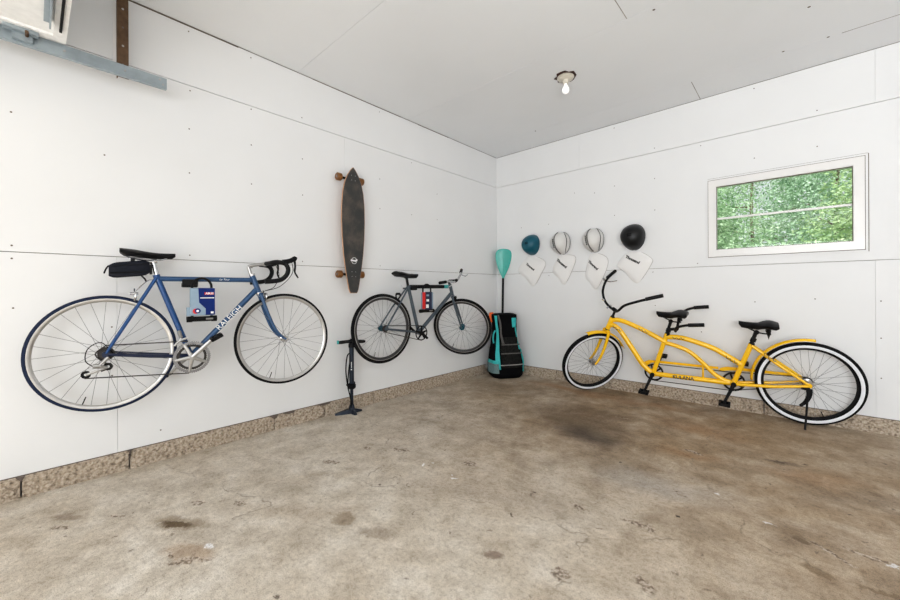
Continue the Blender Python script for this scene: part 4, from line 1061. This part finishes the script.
# cranks: near side forward-down, far side back-up
for bp in (fBB, rBB):
    du, dv = (.066, -.158)
    mb = MB(); teeth_ring(mb, bp, .088, 44, .002, .070, -.050)
    for k in range(5):
        a = 2*PI*k/5; mb.tube([P2(bp[0], bp[1], -.05), P2(bp[0]+.076*math.cos(a), bp[1]+.076*math.sin(a), -.05)], .008, 6, flat=.5)
    mb.build('chainring', M['matblack'], t1, False)
    for s in (1, -1):
        mb = MB(); e = (bp[0]+s*du, bp[1]+s*dv); mb.tube([P2(bp[0], bp[1], s*.058), P2(e[0], e[1], s*.074)], [.015, .011], 10, flat=.6)
        mb.tube([P2(bp[0], bp[1], s*.036), P2(bp[0], bp[1], s*.066)], .020, 12)
        arm = mb.build('crank_arm', M['matblack'], t1)
        pedal(arm, e, s*.074, M['matblack'], .085, .085, .026, 0.1)
mb = MB(); mb.tube([P2(1.13, .366, -.05), P2(.486, .360, -.05)], .004, 6); mb.tube([P2(1.13, .196, -.05), P2(.486, .190, -.05)], .004, 6)
mb.tube([P2(.486, .360, -.062), P2(0, hubr[1]+.036, -.056)], .004, 6); mb.tube([P2(.486, .190, -.062), P2(0, hubr[1]-.036, -.056)], .004, 6)
mb.build('chain', M['chain'], t1)
def guard(pts, z0, z1):
    mb = MB(); mb.prism(pts, z0, z1, lambda a, b, d: P2(a, b, d)); return mb.build('chain_guard', M['yellow'], t1, False)
guard([(1.232, .33), (1.226, .372), (1.18, .398), (1.10, .402), (.60, .396), (.60, .374), (1.08, .378), (1.15, .374), (1.19, .345)], -.062, -.058)
guard([(.60, .35), (.585, .386), (.54, .402), (.44, .404), (.06, .396), (.06, .372), (.43, .378), (.52, .370)], -.070, -.066)
mb = MB(); teeth_ring(mb, hubr, .038, 18, .002, .012, -.054); mb.build('rear_sprocket', M['chain'], t1, False)
# kickstand: foot stands on the slab at the camera side
foot = TM.inverted() @ V(3.166, -0.318, 0.007)
mb = MB()
mb.tube([P2(.045, .322, .06), P2(-.005, .315, .066)], .017, 10)
mb.tube(smooth_path([P2(.000, .32, .078), P2(.000, .27, .082), P2(.020, .215, .086), P2(.055, .175, .088)]), [.020, .020, .020, .020, .019, .018, .018, .017, .017, .016, .016, .015, .015, .014, .013, .012, .012, .011, .011], 8, flat=.5)
ks = mb.build('kickstand', M['matblack'], t1)
mb = MB(); mb.tube([P2(.008, .29, .085), foot], .007, 8); mb.build('kickstand_leg', M['matblack'], ks)

# ------------------------------------------------------------------ longboard on the left wall
LBy, LBx = -2.41, 0.105
lb = empty('longboard', (LBx, LBy, 1.095), label='dark pintail longboard with amber wheels hung upright on the left wall', cat='skateboard')
def halfw(z):
    K = [(0, .034), (.02, .046), (.06, .056), (.20, .082), (.35, .104), (.50, .117), (.66, .124), (.80, .122), (.93, .110), (1.02, .088), (1.08, .062), (1.13, .030), (1.160, .003)]
    for (a, b), (c, d_) in zip(K, K[1:]):
        if z <= c:
            t = (z-a)/(c-a); return b + (d_-b)*t
    return 0
zs = [1.160*i/44 for i in range(45)]
poly = [(-halfw(z), z) for z in zs] + [(halfw(z), z) for z in reversed(zs)]
mb = MB(); mb.prism(poly, -.012, 0, lambda a, b, d: V(d, a, b)); deck = mb.build('deck', M['wood'], lb, False)
poly2 = [(a*.972, .004 + b*.993) for a, b in poly]
mb = MB(); mb.prism(poly2, 0, .0012, lambda a, b, d: V(d, a, b)); mb.build('grip_tape', M['grip'], deck, False)
mb = MB(); mb.lathe([(0, .026), (0, .030), (.0006, .030), (.0006, .026)], (.0014, .004, .300), (1, 0, 0), 24)
mb.prism([(-.036, .297), (.016, .291), (.020, .305), (-.030, .311)], .0014, .0022, lambda a, b, d: V(d, a, b))
mb.prism([(.010, .285), (.040, .303), (.036, .317), (.018, .311)], .0014, .0022, lambda a, b, d: V(d, a, b))
mb.build('oval_logo', M['white'], deck, False)
for zz in (1.062, .175):
    mb = MB()
    for dy in (-.02, .02):
        for dz in (-.022, .022): mb.cyl(V(0, dy, zz+dz), V(.0025, dy, zz+dz), .0035, 8)
    mb.build('bolt_heads', M['alloy'], deck)
    mb = MB(); mb.rbox(-.026, -.012, -.028, .028, zz-.035, zz+.035, .003); mb.tube([V(-.02, 0, zz), V(-.05, 0, zz)], .016, 10)
    mb.tube([V(-.055, -.075, zz), V(-.055, .075, zz)], .011, 10); mb.tube([V(-.055, -.142, zz), V(-.055, .142, zz)], .004, 8)
    tk = mb.build('truck', M['matblack'], lb)
    for s in (-1, 1):
        mb = MB(); mb.lathe([(-.024, .012), (-.024, .028), (-.018, .034), (.018, .034), (.024, .028), (.024, .012)], (-.055, s*.117, zz), (0, 1, 0), 24); w = mb.build('wheel', M['amber'], tk)
        mb = MB(); mb.cyl(V(-.055, s*.092, zz), V(-.055, s*.1425, zz), .011, 12); mb.build('bearing', M['brown_gum'], w)

# ------------------------------------------------------------------ track pump standing at the left wall
pp = empty('floor_pump', (0.108, -2.440, 0), (0, 0, R(8)), label='black and gunmetal bicycle floor pump standing on the slab by the left wall', cat='pump')
mb = MB()
for (a, L_, w0) in ((R(-118), .150, .026), (R(-15), .085, .020), (R(75), .10, .020)):
    d_ = V(math.cos(a), math.sin(a), 0); n_ = V(-d_.y, d_.x, 0); rings = []
    for t, w, h in ((0, w0, .040), (.35, w0*.95, .034), (.75, w0*.85, .020), (1, w0*.55, .012)):
        c = d_*(L_*t)
        rings.append([c - n_*w, c + n_*w, c + n_*w*.7 + V(0, 0, h), c - n_*w*.7 + V(0, 0, h)])
    mb.loft(rings)
mb.lathe([(0, 0), (0, .030), (.03, .030), (.055, .024), (.075, .020), (.075, 0)], (0,0,0.002), (0,0,1), 20, closed=False)
mb.build('base', M['pump'], pp)
mb = MB(); mb.cyl(V(0,0,.07), V(0,0,.27), .0145, 18); mb.cyl(V(0,0,.27), V(0,0,.625), .0215, 20); brl = mb.build('barrel', M['pump'], pp)
mb = MB(); mb.lathe([(0, .018), (0, .027), (.030, .027), (.04, .018)], (0,0,.600), (0,0,1), 18); mb.build('collar', M['black'], brl)
mb = MB(); mb.cyl(V(.0135, -.0135, .40), V(.0165, -.0165, .40), .006, 10); mb.box(.0145, .0185, -.0185, -.0130, .415, .470); mb.build('white_mark', M['white'], brl)
mb = MB(); mb.cyl(V(0,0,.62), V(0,0,.655), .006, 10); mb.build('piston_rod', M['chrome'], pp)
mb = MB(); hd = V(math.sin(.62), math.cos(.62), 0)
pts = [hd*(-.125+.25*k/12) + V(0, 0, .652 + .004*math.cos((k-6)/6*PI)) for k in range(13)]
mb.tube(pts, [.010, .0145, .016, .015, .014, .015, .018, .015, .014, .015, .016, .0145, .010], 12); mb.ball(V(0,0,.66), .020, 12, 8)
hdl = mb.build('handle', M['black'], pp)
mb = MB(); mb.tube([hd*-.128 + V(0,0,.651), hd*-.112 + V(0,0,.651)], .0165, 12); mb.build('grip_cap', M['teal'], hdl)
mb = MB(); gx = V(.018, -.018, 0); mb.lathe([(-.016, .0), (-.016, .032), (-.010, .036), (.010, .036), (.016, .032), (.016, .0)], (0.014, -0.010, .250), (.3, -.3, 1), 22, closed=False); mb.build('gauge', M['black'], pp)
mb = MB(); mb.tube([V(-.01,-.048,.262), V(.0,.035,.272)], .010, 8); mb.build('pump_head', M['black'], pp)
mb = MB(); mb.tube(smooth_path([V(.016, -.02, .055), V(.024, -.034, .14), V(.01, -.055, .26), V(0, -.066, .40), V(0, -.052, .52), V(.002, -.024, .545), V(.004, -.020, .50), V(.002, -.034, .40), V(.0, -.048, .265)]), .0055, 8); mb.build('hose', M['rubber'], pp)

# ------------------------------------------------------------------ paddle, bag and pouch in the corner
pd = empty('paddle', (0.118, -0.066, 0.0), label='turquoise-bladed paddle with black shaft standing blade-up in the corner', cat='paddle')
PT = V(-.035, .02, 0)
def pq(u, z, d=0):  # u across (camera-facing plane at 45 deg), z up
    X_ = V(.74, .67, 0); N_ = V(.67, -.74, 0); lean = V(.035, .005, 0)*(z/1.68)
    return X_*u + N_*d + lean + V(0, 0, z)
mb = MB(); mb.tube([pq(0, .04), pq(0, 1.33)], .0145, 12); mb.build('shaft', M['matblack'], pd)
mb = MB(); mb.tube([pq(-.05, .018), pq(.05, .018)], .016, 10); mb.tube([pq(0, .02), pq(0, .08)], .018, 10); mb.build('grip_handle', M['black'], pd)
K = [(1.28, .014), (1.31, .024), (1.36, .048), (1.42, .074), (1.48, .093), (1.53, .104), (1.58, .110), (1.62, .108), (1.65, .096), (1.668, .072), (1.676, .046), (1.679, .018)]
rings = []
for z, w in K:
    ring = []
    for k in range(16):
        a = 2*PI*k/16; uu = w*math.cos(a)
        ring.append(pq(uu, z, (.0065*math.sin(a)) + .010*(1-abs(uu)/.12) + .02*((z-1.28)/.4)))
    rings.append(ring)
mb = MB(); mb.loft(rings); bl = mb.build('blade', M['tealblade'], pd)
mb = MB(); mb.tube([pq(0, 1.30, .018), pq(0, 1.42, .022), pq(0, 1.55, .030)], [.010, .007, .003], 8); mb.build('blade_spine', M['tealblade'], bl)

# board bag: upright backpack, front turned to the room
BC = V(0.318, -0.268, 0)
bg = empty('backpack', BC, (0, 0, R(-34)), label='tall black and turquoise paddleboard backpack slumped in the corner', cat='backpack')
def BS(a, z, off=0.0):
    """surface of the pack: a = angle (0 = front), z = height"""
    t = z/.80
    hw_ = .205 - .062*max(0, t-.10)**.9 + .016*math.sin(2.2*PI*t); dp = .160 - .075*max(0, t-.25)
    if t < .10: k_ = .80 + .2*math.sqrt(max(0, 1-(1-t/.10)**2)); hw_ *= k_; dp *= k_
    ca, sa = math.cos(a), math.sin(a); e = .52
    x = math.copysign(abs(ca)**e, ca)*(dp+off); y = math.copysign(abs(sa)**e, sa)*(hw_+off)
    wr = .022*math.sin(15*z + 3*a) + .014*math.sin(33*z - 5*a) + .010*math.sin(9*z + 7*a)
    return V(x*(1+wr) - .06*t, y*(1+wr), z)
rings = [[BS(2*PI*k/32, .80*i/26) for k in range(32)] for i in range(27)]
rings.append([V(-.06 + (p.x+.06)*.6, p.y*.75, .815) for p in rings[-1]])
mb = MB(); mb.loft(rings); bb = mb.build('bag_body', M['blackcloth'], bg)
def patch(name, a0, a1, z0, z1, m, off=.006, fn=None, n=24):
    g1 = []
    for i in range(n+1):
        z = z0 + (z1-z0)*i/n; sh = fn(z) if fn else 0
        g1.append([BS(a0 + (a1-a0)*k/10 + sh, z, off) for k in range(11)])
    mb = MB(); mb.sheet(g1); o = mb.build(name, m, bg)
    md = o.modifiers.new('thickness', 'SOLIDIFY'); md.thickness = .008; return o
# (y to the left of the front as seen from the camera is negative)
patch('side_panel', -1.15, -.72, .12, .79, M['tealcloth'], .008, lambda z: .55*(.79-z) + .05*math.sin(9*z))
patch('side_panel', .70, 1.25, .08, .36, M['tealcloth'], .012, lambda z: .15*math.sin(8*z))
patch('side_panel', .18, .66, .64, .76, M['tealcloth'], .009, n=6)
patch('side_panel', .52, .70, .36, .64, M['tealcloth'], .008, lambda z: .35*(.62-z) + .06*math.sin(12*z))
patch('bottom_panel', -1.7, -.45, .07, .19, M['net'], .010)
patch('bottom_strap', -1.7, -.45, .19, .23, M['tealcloth'], .011, n=4)
patch('net_pocket', -.30, .52, .14, .52, M['meshcloth'], .018, lambda z: .08*math.sin(11*z))
patch('centre_strap', -.30, -.14, .44, .80, M['strap'], .024, lambda z: -.7*(z-.44) + .04*math.sin(20*z))
patch('cross_strap', -.30, .70, .170, .182, M['alloy'], .024, n=4)
patch('cross_strap', -.30, .60, .42, .435, M['strap'], .026, n=4)
patch('cross_strap', -.30, .60, .31, .325, M['strap'], .026, n=4)
mb = MB(); mb.tube(smooth_path([BS(-1.2, .60, .01), BS(-1.3, .56, .03), BS(-1.35, .50, .03), BS(-1.3, .44, .01)]), .010, 8); mb.build('carry_handle', M['tealcloth'], bg)
for s in (-1,):
    mb = MB(); mb.lathe([(-.014, .0), (-.014, .036), (.014, .036), (.014, 0)], BS(-1.75, .12, .012), (0.2, -1, 0), 20, closed=False); w = mb.build('transport_wheel', M['alloy'], bg)
mb = MB(); rings = []
for i in range(7):
    t = i/6; z = .70 + .125*t; e = 1 - .3*max(0, (t-.7)/.3)
    rings.append([V(-.11 + .030*e*math.cos(a), -.150 + .036*e*math.sin(a), z) for a in [2*PI*k/16 for k in range(16)]])
mb.loft(rings); mb.build('orange_pouch', M['orange'], bg)

# ------------------------------------------------------------------ helmets and their drawstring pouches
def helmet(x, z, a, b, dep, m, label, rot=0.0, bands=False, dotsm=False, tilt=(0, 0)):
    """half-dome shell, open side to the wall; grows out of the wall along -y"""
    t = empty('helmet', (x, -0.008, z), (tilt[0], 0, tilt[1]), label=label, cat='helmet', group='bicycle helmets on the back wall')
    cr, sr = math.cos(rot), math.sin(rot)
    def S(u, v, k=1.0):   # u angle around, v 0 rim..1 crown
        ph = v*PI/2; rr = math.cos(ph)**.92 if v < .999 else 0
        egg = 1 + .08*math.sin(u)
        X_ = a*rr*math.cos(u)*egg*k; Z_ = b*rr*math.sin(u)*k
        return V(X_*cr - Z_*sr, -(dep*math.sin(ph)*k + .006 + (.014*math.cos(2*u) if v < .3 else .014*math.cos(2*u)*max(0, 1-(v-.3)/.4))), X_*sr + Z_*cr)
    mb = MB(); n, m_ = 36, 14
    grid = [[S(2*PI*k/n, i/m_) for k in range(n)] for i in range(m_)]
    inner = [[S(2*PI*k/n, i/m_, .90) for k in range(n)] for i in range(m_)]
    vs = [p for r in inner[::-1] for p in r] + [p for r in grid for p in r]
    rr = inner[::-1] + grid
    mb.loft(rr)
    shell = mb.build('shell', m, t)
    mb = MB(); mb.tube([S(2*PI*k/40, 0.0, .985) for k in range(40)], .0045, 6, closed=True); mb.build('rim_trim', M['matblack'] if bands else m, shell)
    if bands:
        for (u0, wv, r_) in ((-.17*a, .0, .0080), (.90*a, .0, .0042)):
            mb = MB(); pts = []
            for k in range(25):
                s = -1 + 2*k/24; zz = s*.93; xx = u0/a*(1 - .55*s*s)
                q = min(.985, math.hypot(xx, zz)); v = 2/PI*math.acos(min(1, q**(1/.92))); u = math.atan2(zz, xx)
                pts.append(S(u, v, 1.006))
            mb.tube(pts, r_, 6); mb.build('seam_band', M['bandgrey'] if r_ > .005 else M['lettering'], shell)
        for k in range(5):
            s = -.35 + .16*k; xx = -.34; q = math.hypot(xx, s); v = 2/PI*math.acos(q**(1/.92)); u = math.atan2(s, xx)
            mb = MB(); mb.ball(S(u, v, 1.0), .011, 8, 6, (.7, .5, 1.2)); mb.build('vent', M['lettering'], shell)
    if dotsm:
        for i in range(3):
            for j in range(2):
                xx = -.10 + .12*i; s = .02 + .13*j; q = math.hypot(xx, s); v = 2/PI*math.acos(q**(1/.92)); u = math.atan2(s, xx)
                mb = MB(); mb.ball(S(u, v, 1.0), .0075, 8, 6, (.9, .35, .9)); mb.build('vent', M['rubber'], shell)
    mb = MB(); mb.tube([V(0, .010, .02), V(0, -dep*.88, .03)], .006, 8); mb.build('hanger_peg', M['alloy'], t)
    return t
helmet(0.565, 1.706, .120, .133, .140, M['helmteal'], 'matte teal bicycle helmet, the one nearest the corner', .08, dotsm=True)
helmet(0.978, 1.690, .118, .138, .150, M['helmwhite'], 'white bicycle helmet with dark seam bands beside the teal helmet', .12, bands=True)
helmet(1.382, 1.690, .118, .138, .150, M['helmwhite'], 'white bicycle helmet with dark seam bands beside the black helmet', .12, bands=True)
helmet(1.812, 1.684, .122, .142, .150, M['helmblack'], 'matte black bicycle helmet, nearest the window', .08, dotsm=True)
def pouch(pts, label, txt, tpos, tang, size):
    c = (sum(p[0] for p in pts)/len(pts), sum(p[1] for p in pts)/len(pts))
    t = empty('fabric_pouch', (c[0], 0, c[1]), label=label, cat='pouch', group='white lettered pouches below the helmets')
    sm = smooth_path([V(a, 0, b) for a, b in pts + [pts[0]]], 5)[:-1]
    loop = [(p.x-c[0], p.z-c[1]) for p in sm]
    rings = []
    for k, d_ in ((1.0, .0), (1.0, -.010), (.93, -.017), (.6, -.022), (.15, -.023)):
        rings.append([V(a*k, d_, b*k) for a, b in loop])
    mb = MB(); mb.loft(rings); body = mb.build('pouch_body', M['cloth'], t)
    # thin grey line along the right-hand edge
    edge_line = [V(a*1.002, -.009, b*1.002) for a, b in loop if (a > .02 or b < -.10)]
    i0 = max(range(len(pts)), key=lambda i: pts[i][0])
    k0 = 5*i0; seg = [V(loop[k % len(loop)][0], -.009, loop[k % len(loop)][1]) for k in range(k0-4, k0+10)]
    mb = MB(); mb.tube(seg, [.0012] + [.0032]*(len(seg)-2) + [.001], 6); mb.build('edge_line', M['edgegrey'], body)
    text('lettering', txt, size, V(tpos[0]-c[0], -.0245, tpos[1]-c[1]), V(math.cos(tang), 0, math.sin(tang)), V(-math.sin(tang), 0, math.cos(tang)), M['lettering'], body, bold=.0022)
    mb = MB(); top = max(range(len(loop)), key=lambda i: loop[i][1]); a, b = loop[top]
    mb.tube(smooth_path([V(a-.02, -.008, b-.01), V(a-.02, -.010, b+.008), V(a, -.010, b-.004)]), .0026, 6); mb.build('drawstring', M['cloth'], body)
    return t
G = 'Thousand'
pouch([(.50, 1.565), (.60, 1.560), (.755, 1.472), (.70, 1.330), (.583, 1.169), (.47, 1.27), (.355, 1.386)], 'white lettered pouch hanging under the teal helmet', G, (.545, 1.420), R(-38), .036)
pouch([(.93, 1.535), (1.02, 1.548), (1.155, 1.511), (1.114, 1.356), (1.011, 1.185), (.93, 1.27), (.855, 1.360)], 'white lettered pouch under the first white helmet, beside the teal one', G, (.985, 1.440), R(-40), .040)
pouch([(1.33, 1.530), (1.40, 1.544), (1.53, 1.476), (1.518, 1.340), (1.405, 1.125), (1.33, 1.20), (1.275, 1.290)], 'white lettered pouch under the second white helmet, beside the black one', G, (1.375, 1.400), R(-44), .036)
pouch([(1.74, 1.525), (1.86, 1.530), (1.985, 1.448), (1.985, 1.380), (1.848, 1.187), (1.73, 1.30), (1.639, 1.391)], 'white lettered pouch hanging under the black helmet', G, (1.805, 1.440), R(-30), .040)

# ------------------------------------------------------------------ ceiling lamp
lx, ly = 1.64, -1.27
cl = empty('ceiling_light', (lx, ly, H), label='bare white bulb in a porcelain holder on the ceiling', cat='ceiling light')
mb = MB()
pr = [(.088 + .012*math.sin(3*k) + (.02 if k in (4, 12) else 0)) for k in range(16)]
mb.prism([(pr[k]*math.cos(k*PI/8), pr[k]*math.sin(k*PI/8)) for k in range(16)], -.004, .004, lambda a, b, d: V(a, b, d)); mb.build('ceiling_box', M['brownrim'], cl, False)
mb = MB(); mb.lathe([(-.004, .070), (-.012, .072), (-.026, .060), (-.034, .030), (-.050, .024), (-.062, .022), (-.062, 0)], (0,0,0), (0,0,1), 28, closed=False); mb.build('lamp_holder', M['porcelain'], cl)
mb = MB(); mb.lathe([(-.058, .012), (-.072, .014), (-.085, .020), (-.105, .030), (-.125, .031), (-.140, .024), (-.150, .010), (-.152, 0)], (0,0,0), (0,0,1), 24, closed=False); mb.build('bulb', M['bulb'], cl)

# ------------------------------------------------------------------ overhead door hardware, top left
tr_ = empty('door_track', (0.215, -3.84, 2.412), label='galvanised steel overhead door track high along the left wall', cat='track')
prof = [(-.012, .040), (.012, .040), (.012, .030), (.009, .030), (.009, .037), (-.009, .037), (-.009, -.037), (.012, -.037), (.012, -.030), (.016, -.030), (.016, -.040), (-.012, -.040)]
mb = MB(); prof = [(a, b*.80) for a, b in prof]; mb.prism(prof, 0, -3.3, lambda a, b, d: V(-a, d, b)); mb.prism([(-.003, -.029), (.0, -.029), (0, .029), (-.003, .029)], 0.0, -3.3, lambda a, b, d: V(.010+a, d, b))
rail = mb.build('rail', M['galv'], tr_, False)
for (dy, dz) in ((-.02, -.012), (-.035, .014), (-.20, .0), (-.45, .0)):
    mb = MB(); mb.cyl(V(.010, dy, dz), V(.0165, dy, dz), .006, 8); mb.build('bolt', M['alloy'], rail)
st = empty('hanger_strap', (0.16, -4.045, H), label='brown perforated angle iron hanger dropping from the ceiling to the track', cat='bracket')
mb = MB(); mb.box(-.001, .003, -.018, .030, -.580, 0); mb.box(-.030, .003, -.022, -.018, -.580, 0); a_ = mb.build('angle_iron', M['rust'], st, False)
for k in range(5):
    mb = MB(); mb.cyl(V(.002, .004, -.06-.11*k), V(.0042, .004, -.06-.11*k), .006, 8); mb.build('bolt_hole', M['alloy'] if k % 2 else M['dot'], a_)
mb = MB(); mb.box(-.03, -.026, -.038, -.024, -.56, 0); mb.build('backing_strip', M['white_gloss'], a_, False)
# raised sectional door
gd = empty('garage_door', (0.252, -4.285, 2.45), label='white sectional garage door raised flat under the ceiling', cat='garage door')
for k in range(5):
    y1 = -0.53*k; y0 = y1 - .525
    mb = MB(); mb.box(0, 4.9, y0, y1, 0, .04); mb.box(0.05, 4.9, y1-.05, y1, -.012, 0.0); mb.box(0, .05, y0, y1, -.012, 0)
    sec = mb.build('door_section', M['door'], gd, False)
mb = MB(); mb.box(.18, 4.8, -.066, -.060, -.045, 0); mb.box(.18, 4.8, -.085, -.066, -.016, -.012); mb.build('stiffening_strut', M['galv'], gd, False)
mb = MB(); mb.box(.13, 4.8, -.030, -.020, -.022, 0); mb.build('top_seal', M['matblack'], gd, False)
mb = MB(); mb.box(-.004, .03, -.22, -.10, -.03, -.012); mb.box(-.022, .0, -.19, -.12, -.06, .03); rb = mb.build('roller_bracket', M['galv'], gd, False)
mb = MB(); mb.cyl(V(-.055, -.14, -.035), V(.05, -.14, -.035), .007, 10); mb.cyl(V(-.058, -.14, -.035), V(-.034, -.14, -.035), .024, 16); mb.build('roller', M['rust'], rb)

# ------------------------------------------------------------------ light
w = bpy.data.worlds.new('World'); scene.world = w; w.use_nodes = True
nt = w.node_tree; bgn = nt.nodes['Background']
bgn.inputs['Color'].default_value = (0.93, 0.97, 1.0, 1); bgn.inputs['Strength'].default_value = 0.85
def lamp(name, kind, loc, rot, energy, size=None, sizey=None, color=(1,1,1), angle=None):
    l = bpy.data.lights.new(name, kind); l.energy = energy; l.color = color
    if kind == 'AREA': l.shape = 'RECTANGLE'; l.size = size; l.size_y = sizey
    if kind == 'SUN' and angle: l.angle = angle
    o = bpy.data.objects.new(name, l); COL.objects.link(o); o.location = loc; o.rotation_euler = rot; return o
lamp('daylight_through_door', 'AREA', (4.1, -7.1, 1.15), (R(90), 0, 0), 92, 3.8, 2.0, (0.94, 0.97, 1.0))
lamp('added_fill', 'AREA', (4.5, -5.2, 1.3), (R(142), 0, R(-9)), 84, 1.6, 1.6, (0.94, 0.97, 1.0))  # fill lamp added behind the camera to brighten ceiling and back wall
lamp('sun', 'SUN', (0, -5, 12), (R(38), R(8), 0), 8.0, angle=R(3))

# ------------------------------------------------------------------ camera
cam = bpy.data.cameras.new('Camera'); co = bpy.data.objects.new('Camera', cam); COL.objects.link(co)
F_, YAW, ROLL = 381.82, 0.7407, -0.0047
cam.sensor_width = 36; cam.lens = F_/900*36; cam.shift_y = -(300-290.54)/900
co.location = (3.1351, -4.4102, 1.1155)
co.matrix_world = Matrix.Translation(co.location) @ Matrix.Rotation(YAW, 4, 'Z') @ Matrix.Rotation(R(90), 4, 'X') @ Matrix.Rotation(ROLL, 4, 'Z')
cam.clip_start = 0.02
scene.camera = co
scene.view_settings.view_transform = 'Standard'
scene.view_settings.exposure = -0.15
scene.view_settings.look = 'Medium High Contrast'
scene.cycles.max_bounces = 10; scene.cycles.diffuse_bounces = 6
